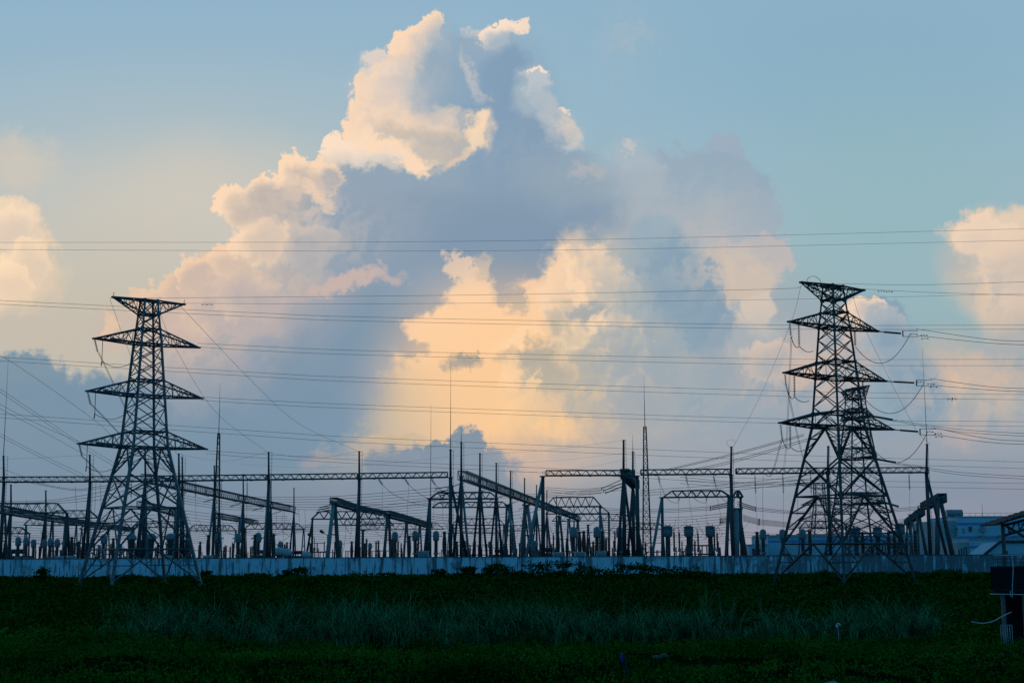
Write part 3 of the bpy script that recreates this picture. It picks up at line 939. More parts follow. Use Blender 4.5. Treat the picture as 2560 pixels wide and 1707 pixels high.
# ---------------------------------------------------------------- gantries of the substation
def truss_mesh(mb, p, q, w, h, pitch, k=1.0, ends=True):
    """lattice beam hung from its top chord line p-q; square section w x h"""
    p, q = Vector(p), Vector(q)
    d = (q - p); L_ = d.length; d.normalize()
    s = d.cross(Vector((0, 0, 1))).normalized() * (w / 2)
    dn = Vector((0, 0, -h))
    n = max(2, int(round(L_ / pitch)))
    for sg in (-1, 1):
        a0, a1 = p + s * sg, q + s * sg
        mb.bar(a0, a1, 0.10 * k); mb.bar(a0 + dn, a1 + dn, 0.15 * k)
        for i in range(n):
            t0, t1 = i / n, (i + 1) / n
            m = (t0 + t1) / 2
            mb.bar(a0.lerp(a1, t0) + dn, a0.lerp(a1, m), 0.055 * k)
            mb.bar(a0.lerp(a1, m), a0.lerp(a1, t1) + dn, 0.055 * k)
    for i in range(n + 1):
        t = i / n
        a, b = (p - s).lerp(q - s, t), (p + s).lerp(q + s, t)
        mb.bar(a, b, 0.05 * k); mb.bar(a + dn, b + dn, 0.05 * k)
        if i < n:
            t1 = (i + 1) / n
            b1 = (p + s).lerp(q + s, t1)
            mb.bar(a, b1, 0.045 * k); mb.bar(a + dn, b1 + dn, 0.045 * k)
    if ends:
        for e in (p, q):
            mb.bar(e - s, e - s + dn, .1 * k); mb.bar(e + s, e + s + dn, .1 * k)

def beam(p, q, label, group, w=0.9, h=0.72, pitch=1.25, k=1.0, mat='steel', brackets=True):
    root = empty('gantry_beam', p, 0, label, 'lattice beam', group)
    p0 = Vector((0, 0, 0)); q0 = Vector(q) - Vector(p)
    mb = MB(); truss_mesh(mb, p0, q0, w, h, pitch, k)
    mb.build('lattice', M[mat], root)
    if brackets:
        for t in (0.17, 0.5, 0.83):
            c = p0.lerp(q0, t) + Vector((0, 0, -h - .10))
            MB().box(c, (.34, w * .6, .12)).build('bracket', M[mat], root)
    return root

def trapezoid(p, q, label, group, h=1.4, n=6, k=1.3, mat='steel', depth=0.9):
    """beam whose top chord is shorter than the bottom one (sloping ends)"""
    root = empty('gantry_beam', p, 0, label, 'lattice beam', group)
    q0 = Vector(q) - Vector(p)
    s = q0.normalized().cross(Vector((0, 0, 1))).normalized() * depth / 2
    mb = MB(); up = Vector((0, 0, h)); e = 0.5 / n
    for sg in (-1, 1):
        o = s * sg
        b = lambda t: q0 * t + o
        mb.bar(b(0), b(1), .12 * k); mb.bar(b(e * 1.4) + up, b(1 - e * 1.4) + up, .10 * k)
        mb.bar(b(0), b(e * 1.4) + up, .1 * k); mb.bar(b(1), b(1 - e * 1.4) + up, .1 * k)
        for i in range(n):
            t0, t1 = lerp(e * 1.4, 1 - e * 1.4, i / n), lerp(e * 1.4, 1 - e * 1.4, (i + 1) / n)
            m = (t0 + t1) / 2
            mb.bar(b(t0) + up, b(m), .06 * k); mb.bar(b(m), b(t1) + up, .06 * k)
    for i in range(n + 1):
        t = lerp(e * 1.4, 1 - e * 1.4, i / n)
        mb.bar(q0 * t + up - s, q0 * t + up + s, .06 * k); mb.bar(q0 * t - s, q0 * t + s, .06 * k)
    mb.build('lattice', M[mat], root)
    return root

def column(x, d, ytop, label, group='', r=0.17, legs=(), ybeam=None, rod=None, mat='pole', ladder=True, cap=True, xtop=None, rbase=None):
    """a gantry column: shaft, raking legs (dx, dd, from-y), flange, lightning rod"""
    b = ground_at(x, d)
    root = empty('gantry_column', b, 0, label, 'gantry column', group or None)
    T = at(x if xtop is None else xtop, ytop, d) - b
    yb = ytop if ybeam is None else ybeam
    Jt = at(x, yb, d) - b; J = Vector((0, 0, Jt.z))
    T.x *= 0.35; 
    mb = MB()
    if ybeam is not None and ytop < ybeam - 12:
        mb.tube((0, 0, 0), J, (rbase or r * 1.5), r * 1.35, 10)
        mb.tube(J, (T.x, 0, T.z), r * 0.95, r * 0.75, 10)
    else:
        mb.tube((0, 0, 0), (T.x, 0, T.z), (rbase or r * 1.4), r, 10)
    mb.build('shaft', M[mat], root)
    fl = MB()
    fl.lathe([(r * 1.9, -.12), (r * 1.9, .05)], J, 10)
    if cap: fl.lathe([(r * 1.15, -.08), (r * 1.15, .04)], T, 10)
    fl.build('flange', M['steel'], root)
    for (lx, ld, fy) in legs:
        A = J if fy is None else Vector((0, 0, (at(x, fy, d) - b).z))
        Bp = ground_at(lx, d + ld) - b
        MB().tube(A + Vector((0, 0, -.1)), Bp, r * 1.0, r * 1.25, 8).build('leg', M['pale' if int(x + lx) % 3 == 0 else mat], root)
    if ladder:
        ld_ = MB(); xx = r * 1.3 + .16
        ld_.tube((xx, 0, 2.2), (xx, 0, T.z), .022, None, 4)
        z = 2.4
        while z < T.z:
            ld_.tube((r * .5, 0, z), (xx + .1, 0, z), .016, None, 4); z += .5
        ld_.build('ladder', M['rod'], root)
    if rod is not None:
        R_ = at(x, rod, d) - b
        MB().tube(T, (T.x * 1.0, 0, lerp(T.z, R_.z, .45)), .055, .035, 6).tube((T.x, 0, lerp(T.z, R_.z, .45)), (T.x * 1.0, 0, R_.z), .032, .012, 5).build('lightning_rod', M['rod'], root)
    return root

DFR = 205.0
GF = 'tall columns of the front gantry'
C1 = column(1, DFR, 1140, 'gantry column at the left picture edge carrying a long rod', GF, rod=895, ybeam=1203)
C2 = column(218, DFR, 1137, 'front gantry column just left of the left pylon', GF, legs=((203, 2, None),), ybeam=1203)
C3 = column(442, DFR, 1134, 'front gantry column behind the right leg of the left pylon', GF, legs=((434, 3, None),), ybeam=1200)
C4 = column(668, DFR, 1130, 'front gantry column, second one right of the left pylon', GF, legs=((658, 3, None),), ybeam=1198)
C5 = column(896, DFR, 1128, 'front gantry column midway between left pylon and the tall rod column', GF, legs=((887, 3, None),), ybeam=1197)
C6 = column(1126, DFR, 1124, 'front gantry column topped by the tall rod in front of the bright clouds', GF, legs=((1176, 1.5, 1200),), ybeam=1193, rod=901, r=.19)
C7 = column(1358, DFR, 1190, 'stout square-topped gantry column at the left end of the right beam', GF, r=.24, legs=((1306, 2, 1194),), ladder=False)
C8 = column(1595, DFR, 1189, 'stout plain column right of the twin spiked A-frames', GF, r=.24, legs=((1611, 2, 1320),), ladder=False)
C9 = column(1833, DFR, 1117, 'front gantry column with a wire ring on its top, left of right pylon', GF, ybeam=1187, r=.18)
C10 = column(2077, DFR, 1115, 'blue gantry column standing inside the legs of the nearest right pylon', GF, ybeam=1184, r=.18)
C11 = column(2326, DFR, 1110, 'rightmost front gantry column with a tall rod and a raking leg', GF, ybeam=1181, rod=874, r=.19, legs=((2374, 1, 1184),))
ring = MB(); c_ = at(1829, 1108, DFR) - ground_at(1833, DFR)
ring.path([Vector((c_.x - .1 + .62 * math.cos(t), 0, c_.z + .05 + .5 * math.sin(t))) for t in [2 * math.pi * i / 20 for i in range(21)]], .02, 4)
ring.build('wire_ring', M['wire'], C9)
for cx in (1357, 1362):
    p = at(cx, 1176, DFR) - ground_at(1358, DFR)
    MB().tube((p.x, 0, p.z - .9), (p.x, 0, p.z), .025, None, 4).build('spike', M['rod'], C7)

GB = 'lattice beams of the front gantry'
FB = [(1, 218, 1192, 1191, 'front lattice beam running out of the left picture edge'),
      (218, 442, 1191, 1189, 'front lattice beam passing behind the left pylon'),
      (442, 668, 1189, 1186, 'front lattice beam just right of the left pylon'),
      (668, 896, 1186, 1183, 'front lattice beam left of the column midway to the tall rod'),
      (896, 1121, 1183, 1180, 'front lattice beam ending at the tall rod column, three slanted insulators below'),
      (1363, 1588, 1176, 1175, 'front lattice beam left of the thin lattice mast, beside twin A-frames'),
      (1600, 1828, 1174, 1172, 'front lattice beam crossing the thin lattice mast'),
      (1838, 2075, 1171, 1169, 'front lattice beam with hanging insulators, left side of the right pylon'),
      (2079, 2320, 1169, 1168, 'front lattice beam on the right side of the right pylon')]
for (x0, x1, y0, y1, lb) in FB:
    beam(at(x0 + 2, y0, DFR), at(x1 - 2, y1, DFR), lb, GB)

# --- row running back from the tall rod column
GR = 'columns of the row running back behind the tall rod column'
ZB = zat(1176, 206)
def rowpt(p0, d0, p1, d1, d):
    t = (d - d0) / (d1 - d0)
    a, b = at(p0[0], p0[1], d0), at(p1[0], p1[1], d1)
    r = a.lerp(b, t); return Vector((r.x, d, lerp(a.z, b.z, t)))
ra = ((1155, 1176), 206, (1472, 1300), 490)
rowA = [(1153, 206, 1106, 1067), (1200, 227.6, 1133, None), (1241, 251, 1157, None), (1277, 275, 1177, None), (1312, 300, 1195, None), (1342, 329, 1212, None),
        (1368, 358, 1226, None), (1392, 390, 1240, None), (1436, 440, 1262, None)]
names = ['nearest column of the row running back, spiked, right of the tall rod column'] + [
    '%s column back in the receding row right of the tall rod column' % ORD[i] for i in range(1, 9)]
for i, (x, d, yt, rd) in enumerate(rowA):
    p = rowpt(*ra, d)
    yb = 1390 - (p.z - CAMZ) / d * F + 12
    sp = 24 * 206 / d
    column(x, d, yt, names[i], GR, r=.165, ybeam=yb, rod=rd, legs=((x - sp, 0, None), (x + sp * .95, 2.5, None)) if i < 7 else (), ladder=i < 4)
for i in range(len(rowA) - 1):
    d0, d1 = rowA[i][1], rowA[i + 1][1]
    beam(rowpt(*ra, d0 + .3), rowpt(*ra, d1 - .3), '%s beam back in the receding row right of the tall rod column' % ORD[i],
         'beams of the receding row behind the tall rod column', w=1.3, h=1.25, pitch=1.6, k=0.72, brackets=False)
# --- left row running back from the left pylon
GL = 'columns of the row running back behind the left pylon'
la = ((362, 1184), 210, (733, 1266), 330)
rowB = [(357, 210, 1121), (451, 229, 1143), (532, 250, 1164), (605, 275.6, 1185), (675, 303, 1203), (733, 330, 1219)]
nb = ['nearest column of the row that runs back behind the left pylon'] + ['%s column back in the receding row behind the left pylon' % ORD[i] for i in range(1, 6)]
for i, (x, d, yt) in enumerate(rowB):
    p = rowpt(*la, d); yb = 1390 - (p.z - CAMZ) / d * F + 14
    sp = 20 * 210 / d
    column(x, d, yt, nb[i], GL, r=.165, ybeam=yb, legs=((x - sp, 0, None), (x + sp * .6, 2, None)), ladder=i < 3)
for i in range(len(rowB) - 1):
    d0, d1 = rowB[i][1], rowB[i + 1][1]
    beam(rowpt(*la, d0 + .3), rowpt(*la, d1 - .3), '%s beam back in the receding row behind the left pylon' % ORD[i],
         'beams of the receding row behind the left pylon', w=1.3, h=1.2, pitch=1.5, k=0.72, brackets=False)

# --- lower rows and portals: A-frames of concrete poles under lattice beams
GA = 'concrete A-frames inside the yard'
def aframe(x, d, ytop, x0, x1, label, r=.2, mat='concrete', dd=(0, 2.0), tie=True, group=GA):
    b = ground_at(x, d)
    root = empty('a_frame', b, 0, label, 'A-frame support', group)
    z = zat(ytop, d, x)
    for i, xf in enumerate((x0, x1)):
        f = ground_at(xf, d + dd[i]) - b
        mm = 'pale' if (mat == 'concrete' and (int(x) + i) % 3 == 0) else mat
        MB().tube(f, Vector((f.x * .12, dd[i] * .15, z)), r * 1.2, r * .85, 10).build('leg', M[mm], root)
    MB().box((0, .15, z), (r * 4.2, 1.0, .22)).build('cap_plate', M['steel'], root)
    if tie:
        p = ground_at(x0, d) - b; q = ground_at(x1, d + dd[1]) - b
        MB().bar(p * .45 + Vector((0, 0, z * .55)), q * .45 + Vector((0, 0, z * .55)), .12).build('tie_bar', M[mat], root)
    return root

def low_row(pts, label, group, w=1.1, h=1.0, k=.75):
    """pts: (x, y top of beam, depth)"""
    for i in range(len(pts) - 1):
        a, b = pts[i], pts[i + 1]
        beam(at(*a), at(*b), label + (', %s length' % ORD[i] if len(pts) > 2 else ''), group, w=w, h=h, pitch=1.3, k=k, brackets=False)
low_row([(351, 1252, 232), (447, 1275, 270)], 'low lattice beam behind the legs of the left pylon', 'low receding beams')
low_row([(540, 1281, 285), (640, 1300, 350)], 'low lattice beam right of the left pylon under the long receding beam', 'low receding beams')
aframe(355, 232, 1254, 341, 362, 'A-frame of thick poles behind the middle of the left pylon', r=.3)
aframe(437, 262, 1276, 430, 444, 'A-frame behind the right leg of the left pylon')
aframe(545, 285, 1284, 538, 556, 'A-frame with leaning pale leg right of the left pylon')
aframe(598, 320, 1296, 590, 612, 'A-frame under the far end of the low beam right of left pylon')
# far left cluster
LG = 'A-frames at the left end of the yard'
column(22, 245, 1211, 'thin spiked column in the far left cluster, left one', LG, r=.18, ybeam=1270, legs=((3, 0, None), (26, 2, None)), ladder=False)
column(110, 262, 1226, 'thin spiked column in the far left cluster, right one', LG, r=.18, ybeam=1280, legs=((96, 0, None), (116, 2, None)), ladder=False)
trapezoid(at(-30, 1281, 232), at(165, 1281, 232), 'upper trapezoid lattice beam at the far left edge', 'trapezoid beams', h=1.5, n=6)
trapezoid(at(120, 1295, 268), at(245, 1294, 268), 'trapezoid lattice beam between far left cluster and left pylon', 'trapezoid beams', h=1.4, n=4)
trapezoid(at(-30, 1333, 290), at(72, 1333, 290), 'lowest small trapezoid beam at the far left edge', 'trapezoid beams', h=1.2, n=4)
column(164, 232, 1281, 'plain column under the right end of the upper far left beam', LG, r=.2, ladder=False, legs=((177, 2, 1283),))
column(72, 290, 1333, 'short column under the lowest far left beam', LG, r=.15, ladder=False)
low_row([(-4, 1262, 222), (108, 1283, 268), (240, 1306, 350), (330, 1318, 420)], 'dark receding lattice beam of the far left cluster', 'low receding beams', h=1.15, k=1.1)
for i, (x, d, y, x0, x1) in enumerate([(6, 230, 1284, -4, 20), (127, 280, 1296, 120, 135), (160, 305, 1304, 155, 168), (268, 370, 1316, 262, 275)]):
    aframe(x, d, y, x0, x1, ['pale A-frame at the left picture edge', 'A-frame between the far left spiked column and the front column', 'slim A-frame under the far left receding beam', 'small A-frame left of the left pylon legs'][i], group=LG)
# middle portals
aframe(834, 218, 1256, 815, 848, 'thick concrete A-frame under the short sloping beam, mid picture', r=.32)
low_row([(834, 1243, 216), (890, 1262, 262), (960, 1277, 340)], 'sloping lattice beam on the thick mid picture A-frame', 'low receding beams')
trapezoid(at(779, 1297, 262), at(975, 1296, 262), 'trapezoid lattice beam behind the thick mid picture A-frame', 'trapezoid beams', h=1.35, n=7)
trapezoid(at(830, 1312, 330), at(985, 1312, 330), 'far trapezoid beam behind the thick mid picture A-frame', 'trapezoid beams', h=1.5, n=6)
trapezoid(at(890, 1324, 390), at(1110, 1322, 390), 'farthest low trapezoid beam left of the tall rod column', 'trapezoid beams', h=1.7, n=8)
column(780, 262, 1297, 'slim column with a long raking leg left of the thick A-frame', GA, r=.18, ladder=False, legs=((760, 2, 1299),))
aframe(970, 236, 1284, 957, 979, 'A-frame of mixed grey poles right of the front column mid picture', r=.25)
low_row([(968, 1276, 236), (1018, 1290, 272), (1075, 1308, 340)], 'dark sloping lattice beam left of the tall rod column', 'low receding beams', k=1.1)
aframe(1016, 270, 1296, 1008, 1022, 'second A-frame under the dark sloping beam left of tall rod')
aframe(1049, 306, 1305, 1043, 1056, 'third A-frame under the dark sloping beam left of tall rod')
column(907, 245, 1325, 'short post between two A-frames left of the tall rod', GA, r=.2, ladder=False)
trapezoid(at(1074, 1247, 224), at(1245, 1246, 224), 'strong trapezoid beam crossing behind the tall rod column', 'trapezoid beams', h=1.0, n=6, k=1.5)
trapezoid(at(1080, 1268, 250), at(1275, 1267, 250), 'second strong beam below and behind the tall rod column', 'trapezoid beams', h=.9, n=7, k=1.3)
column(1074, 224, 1246, 'column under the left end of the strong beam beside the tall rod', GA, r=.24, ladder=False, legs=((1058, 1, 1250),), mat='concrete')
# between the receding row and the twin A-frames
trapezoid(at(1364, 1267, 255), at(1503, 1265, 255), 'tall trapezoid beam under the front beam, right of receding row', 'trapezoid beams', h=1.65, n=5, k=1.3)
trapezoid(at(1364, 1284, 300), at(1524, 1283, 300), 'lower trapezoid beam behind the tall one, right of receding row', 'trapezoid beams', h=1.4, n=6, k=1.3)
trapezoid(at(1380, 1302, 360), at(1580, 1300, 360), 'farthest trapezoid beam right of receding row', 'trapezoid beams', h=1.6, n=8, k=1.4)
column(1501, 255, 1266, 'column under the right end of the tall trapezoid beam', GA, r=.19, ladder=False, legs=((1520, 2, 1268),), mat='concrete')
column(1523, 300, 1284, 'column under the right end of the lower trapezoid beam', GA, r=.2, ladder=False, mat='concrete')
for i, (x, d, y, x0, x1, r) in enumerate([(1316, 218, 1262, 1304, 1341, .3), (1399, 300, 1290, 1390, 1412, .26), (1422, 330, 1297, 1416, 1434, .24), (1445, 370, 1303, 1439, 1455, .24), (1471, 420, 1311, 1466, 1478, .24), (1268, 240, 1262, 1262, 1293, .22)]):
    aframe(x, d, y, x0, x1, ['thick dark A-frame left of the stout square-topped column', 'A-frame first right of the stout square-topped column', 'A-frame second right of the stout square-topped column', 'A-frame third right of the stout square-topped column', 'smallest A-frame at the far end of the receding row', 'A-frame with pale leaning leg below the receding beam'][i], r=r)
# twin spiked A-frames
TW = 'twin spiked A-frames'
column(1562, 212, 1100, 'taller of the twin spiked A-frame columns', TW, r=.2, ybeam=1190, legs=((1541, 0, None), (1590, 1.5, None)))
column(1585, 232, 1129, 'lower of the twin spiked A-frame columns, with a thin rod', TW, r=.19, ybeam=1208, rod=1085, legs=((1566, 0, None), (1606, 2, None)))
beam(at(1562, 1172, 211.5), at(1588, 1200, 233), 'short dark beam joining the twin spiked A-frames', 'short beams', w=1.2, h=1.3, pitch=1.6, k=1.6, brackets=False)
# portal left of the ringed column
trapezoid(at(1657, 1243, 214), at(1826, 1241, 214), 'trapezoid beam with hanging loops left of the ringed column', 'trapezoid beams', h=.95, n=5, k=1.3)
column(1657, 214, 1243, 'column under the left end of the beam with hanging loops', GA, r=.2, ladder=False, legs=((1622, 0, 1245),), mat='concrete')
aframe(1828, 206.6, 1240, 1813, 1834, 'slanted thick pole pair beside the ringed column', r=.25, tie=False, group=GA)
aframe(1845, 212, 1271, 1840, 1866, 'pointed concrete A-frame in front of hanging strings, beside ringed column', r=.42, tie=False)
column(1854, 214, 1243, 'plain blue column right of the ringed column', GA, r=.19, ladder=False)
trapezoid(at(1832, 1242, 213.4), at(1857, 1242, 213.4), 'short beam end joining ringed column and plain blue column', 'trapezoid beams', h=.9, n=2, k=1.3)
# receding row on the right, before the buildings
RW = 'A-frames of the right receding row'
for i, (x, d, y, x0, x1, r) in enumerate([(2353, 210, 1243, 2341, 2388, .34), (2299, 290, 1278, 2294, 2320, .32), (2282, 320, 1286, 2277, 2296, .28), (2272, 345, 1299, 2267, 2286, .26)]):
    aframe(x, d, y, x0, x1, ['nearest heavy concrete A-frame beside the rightmost gantry column', 'second heavy A-frame of the right row, before the long low building', 'third A-frame of the right row, before the long low building', 'farthest A-frame of the right row'][i], r=r, tie=False, group=RW)
beam(at(2355, 1233, 210), at(2309, 1257, 262), 'nearer dark sloping beam of the right receding row', 'beams of the right receding row', w=1.2, h=1.2, pitch=1.3, k=1.2, brackets=False)
beam(at(2304, 1270, 287), at(2266, 1299, 352), 'farther dark sloping beam of the right receding row', 'beams of the right receding row', w=1.2, h=1.3, pitch=1.3, k=1.2, brackets=False)

# --- farther bays behind everything, thinner with distance
FARB = 'far bay beams at the back of the yard'
for i, (x0, x1, y, d, lb) in enumerate(((60, 190, 1312, 330, 'far left edge cluster'), (200, 330, 1322, 380, 'left half of left pylon legs'), (330, 470, 1318, 360, 'right half of left pylon legs'),
        (470, 590, 1326, 400, 'lattice mast on the left'), (610, 760, 1322, 380, 'second column from left pylon'), (1130, 1262, 1312, 330, 'near end of the receding row'),
        (1262, 1372, 1326, 400, 'middle of the receding row'), (1120, 1250, 1332, 440, 'short post near the tall rod'), (1560, 1660, 1322, 380, 'thin lattice mast on the right'), (2000, 2120, 1318, 360, 'nearest right pylon'))):
    trapezoid(at(x0, y, d), at(x1, y, d), 'thin far bay beam seen behind the ' + lb, FARB, h=1.5, n=6, k=1.3, mat='bluesteel')
    for xx, sd in ((x0 + 2, 'left'), (x1 - 2, 'right')):
        aframe(xx, d, y, xx - 6, xx + 6, '%s support of far bay behind %s' % (sd, lb), r=.17, tie=True, group='far bay supports')
# --- free-standing masts and rods
def mast(x, d, y_lat, y_rod, wtop, wbase, label, h0=0.0):
    b = ground_at(x, d)
    root = empty('lightning_mast', b, 0, label, 'lightning mast', 'lightning masts')
    zt, zr_ = zat(y_lat, d, x), zat(y_rod, d, x)
    mb = MB(); n = max(6, int(zt / 1.1)); 
    cs = [(-1, -1), (1, -1), (1, 1), (-1, 1)]
    P_ = lambda i, z: Vector((cs[i % 4][0] * lerp(wbase, wtop, z / zt) / 2, cs[i % 4][1] * lerp(wbase, wtop, z / zt) / 2, z))
    for i in range(4):
        mb.bar(P_(i, 0), P_(i, zt), .09)
        for k in range(n):
            z0, z1 = zt * k / n, zt * (k + 1) / n
            if k % 2: mb.bar(P_(i, z0), P_(i + 1, z1), .05)
            else: mb.bar(P_(i + 1, z0), P_(i, z1), .05)
            mb.bar(P_(i, z1), P_(i + 1, z1), .04)
    mb.build('lattice_shaft', M['darksteel'], root)
    MB().tube((0, 0, zt - .3), (0, 0, lerp(zt, zr_, .5)), .06, .04, 6).tube((0, 0, lerp(zt, zr_, .5)), (0, 0, zr_), .035, .012, 5).build('rod', M['rod'], root)
    MB().box((0, 0, .05), (wbase + .5, wbase + .5, .5)).build('footing', M['concrete'], root)
    return root
mast(539, 215, 1083, 956, .30, 1.1, 'thin lattice lightning mast right of the left pylon')
mast(1618, 200, 1066, 941, .35, 1.3, 'thin lattice lightning mast right of the twin A-frames')
b = ground_at(1076, 260)
pr = empty('lightning_mast', b, 0, 'slender plain rod mast left of the tall rod column', 'lightning mast', 'lightning masts')
z1 = zat(1012, 260, 1076)
MB().tube((0, 0, 0), (0, 0, z1 * .6), .11, .07, 8).build('pole', M['rod'], pr)
MB().tube((0, 0, z1 * .6), (0, 0, z1), .05, .015, 6).build('rod', M['rod'], pr)
# ---------------------------------------------------------------- switchgear in the yard
def sheds(mb, z0, z1, r, n, c=(0, 0)):
    prof = [(r * .62, z0)]
    for i in range(n):
        a = lerp(z0, z1, i / n); b = lerp(z0, z1, (i + 1) / n)
        prof += [(r * .62, a + (b - a) * .1), (r, a + (b - a) * .35), (r * .95, a + (b - a) * .5), (r * .62, a + (b - a) * .75)]
    prof.append((r * .62, z1))
    mb.lathe(prof, (c[0], c[1], 0), 10)
def proto_round():
    r = empty('current_transformer', (0, 0, 0))
    MB().lathe([(.26, 0), (.24, 2.5)], n=10).build('pillar', M['concrete'], r)
    MB().box((0, 0, 2.62), (.8, .7, .26)).build('base_box', M['tank'], r)
    mb = MB(); sheds(mb, 2.75, 4.6, .37, 12); mb.build('insulator', M['greyporc'], r)
    h = MB().lathe([(.36, 4.55), (.45, 4.62), (.48, 4.8), (.48, 5.6), (.40, 5.88), (.22, 6.0), (.06, 6.05)], n=14).build('head', M['tank'], r)
    MB().tube((-.8, 0, 5.25), (.8, 0, 5.25), .05).box((-.82, 0, 5.25), (.16, .1, .2)).box((.82, 0, 5.25), (.16, .1, .2)).build('terminal', M['fitting'], h)
    return r, 6.05
def proto_big():
    r = empty('current_transformer', (0, 0, 0))
    MB().lathe([(.34, 0), (.30, 2.0)], n=10).build('pillar', M['concrete'], r)
    mb = MB(); prof = [(.32, 2.0)]
    for i in range(14):
        t = i / 14; z = lerp(2.0, 5.0, t); q = lerp(.38, .62, t)
        prof += [(q * .86, z + .02), (q, z + .09), (q * .86, z + .17)]
    mb.lathe(prof + [(.6, 5.05)], n=12).build('insulator', M['porcelain'], r)
    h = MB().lathe([(.6, 5.05), (.78, 5.1), (.8, 5.35), (.72, 5.7), (.45, 5.95), (.1, 6.05)], n=14).build('head', M['tank'], r)
    MB().tube((-1.0, 0, 5.3), (1.0, 0, 5.3), .06).build('terminal', M['fitting'], h)
    return r, 6.05
def proto_drum():
    r = empty('voltage_transformer', (0, 0, 0))
    MB().lathe([(.36, 0), (.36, 1.9), (.5, 1.92), (.5, 2.05), (.3, 2.1)], n=10).build('pillar', M['concrete'], r)
    MB().lathe([(.30, 2.1), (.34, 2.6), (.32, 4.6), (.36, 4.7)], n=12).build('insulator', M['greyporc'], r)
    h = MB().lathe([(.46, 4.7), (.62, 4.85), (.66, 5.5), (.62, 5.95), (.7, 5.98), (.7, 6.05), (.1, 6.2)], n=16).build('head', M['tank'], r)
    MB().tube((-.3, 0, 6.1), (-.3, 0, 6.4), .05).tube((.3, 0, 6.1), (.3, 0, 6.4), .05).build('terminal', M['fitting'], h)
    MB().tube((-.55, 0, 2.15), (-.7, 0, 1.4), .05).tube((.55, 0, 2.15), (.7, 0, 1.4), .05).tube((-.62, 0, 2.15), (.62, 0, 2.15), .06).build('bracket', M['fitting'], r)
    return r, 6.2
def proto_arrester():
    r = empty('surge_arrester', (0, 0, 0))
    MB().lathe([(.11, 0), (.09, 2.6)], n=8).build('pedestal', M['pole'], r)
    MB().box((0, -.02, 3.0), (.34, .3, .5)).build('counter', M['tank'], r)
    mb = MB(); sheds(mb, 3.25, 5.4, .17, 16); mb.build('insulator', M['porcelain'], r)
    g = MB(); R_ = .75
    g.path([Vector((R_ * math.cos(t), R_ * .35 * math.sin(t), 5.5 + R_ * .9 * math.sin(t))) for t in [2 * math.pi * i / 20 for i in range(21)]], .022, 4)
    g.build('grading_ring', M['fitting'], r)
    MB().tube((0, 0, 5.35), (0, 0, 5.9), .05).build('terminal', M['fitting'], r)
    return r, 5.9
def proto_breaker():
    r = empty('circuit_breaker', (0, 0, 0))
    MB().box((-.25, 0, 1.1), (.14, .4, 2.2)).box((.25, 0, 1.1), (.14, .4, 2.2)).box((0, 0, 2.2), (.8, .5, .18)).build('frame', M['steel'], r)
    MB().box((0, -.1, 1.5), (.36, .4, .8)).build('mechanism_box', M['tank'], r)
    mb = MB(); prof = []
    for i in range(16):
        t = i / 15; z = lerp(2.3, 5.6, t); q = .26 + .14 * math.sin(math.pi * min(1, t * 1.05))
        prof += [(q * .8, z), (q, z + .07), (q * .8, z + .14)]
    mb.lathe(prof, n=12).build('insulator', M['porcelain'], r)
    MB().lathe([(.26, 5.7), (.26, 5.9), (.1, 6.0)], n=10).tube((-.5, 0, 5.85), (.5, 0, 5.85), .05).build('terminal', M['fitting'], r)
    return r, 6.0
def proto_post():
    r = empty('post_insulator', (0, 0, 0))
    MB().lathe([(.13, 0), (.13, 2.4), (.2, 2.42), (.2, 2.5)], n=8).build('pedestal', M['pole'], r)
    mb = MB(); sheds(mb, 2.5, 4.2, .17, 12); mb.build('insulator', M['porcelain'], r)
    MB().lathe([(.17, 4.2), (.17, 4.3), (.06, 4.32), (.06, 4.5)], n=8).box((0, 0, 4.45), (.5, .08, .06)).build('terminal', M['fitting'], r)
    return r, 4.5
def proto_switch():
    r = empty('disconnector', (0, 0, 0))
    MB().box((-1.3, 0, 1.2), (.2, .2, 2.4)).box((1.3, 0, 1.2), (.2, .2, 2.4)).box((0, 0, 2.45), (3.3, .3, .16)).build('frame', M['pole'], r)
    for x in (-1.4, 0, 1.4):
        mb = MB(); sheds(mb, 2.53, 3.9, .15, 10, (x, 0)); mb.build('insulator', M['porcelain'], r)
    MB().tube((-1.5, 0, 3.98), (1.6, 0, 4.02), .06).box((-1.5, 0, 4.05), (.2, .14, .3)).box((1.4, 0, 4.1), (.16, .14, .4)).box((0, 0, 4.0), (.2, .14, .2)).build('blade', M['fitting'], r)
    return r, 4.3
def proto_cabinet():
    r = empty('control_cabinet', (0, 0, 0))
    MB().box((-.4, 0, .5), (.1, .4, 1.0)).box((.4, 0, .5), (.1, .4, 1.0)).build('stand', M['steel'], r)
    MB().box((0, 0, 1.75), (1.2, .6, 1.5)).box((0, 0, 2.54), (1.34, .74, .1)).build('housing', M['box'], r)
    d = MB().box((0, -.315, 1.75), (1.0, .04, 1.3)).build('door', M['tank'], r)
    MB().box((.4, -.35, 1.75), (.05, .05, .2)).build('handle', M['fitting'], d)
    return r, 2.6
def proto_dome():
    r = empty('round_tank', (0, 0, 0))
    MB().lathe([(.3, 0), (.3, 2.1)], n=10).build('pillar', M['concrete'], r)
    MB().lathe([(.45, 2.1), (.7, 2.3), (.75, 2.7), (.6, 3.05), (.3, 3.2), (.05, 3.25)], n=14).build('tank', M['box'], r)
    MB().box((-.62, 0, 2.6), (.5, .3, .3)).box((.62, 0, 2.6), (.5, .3, .3)).build('flange', M['tank'], r)
    return r, 3.25
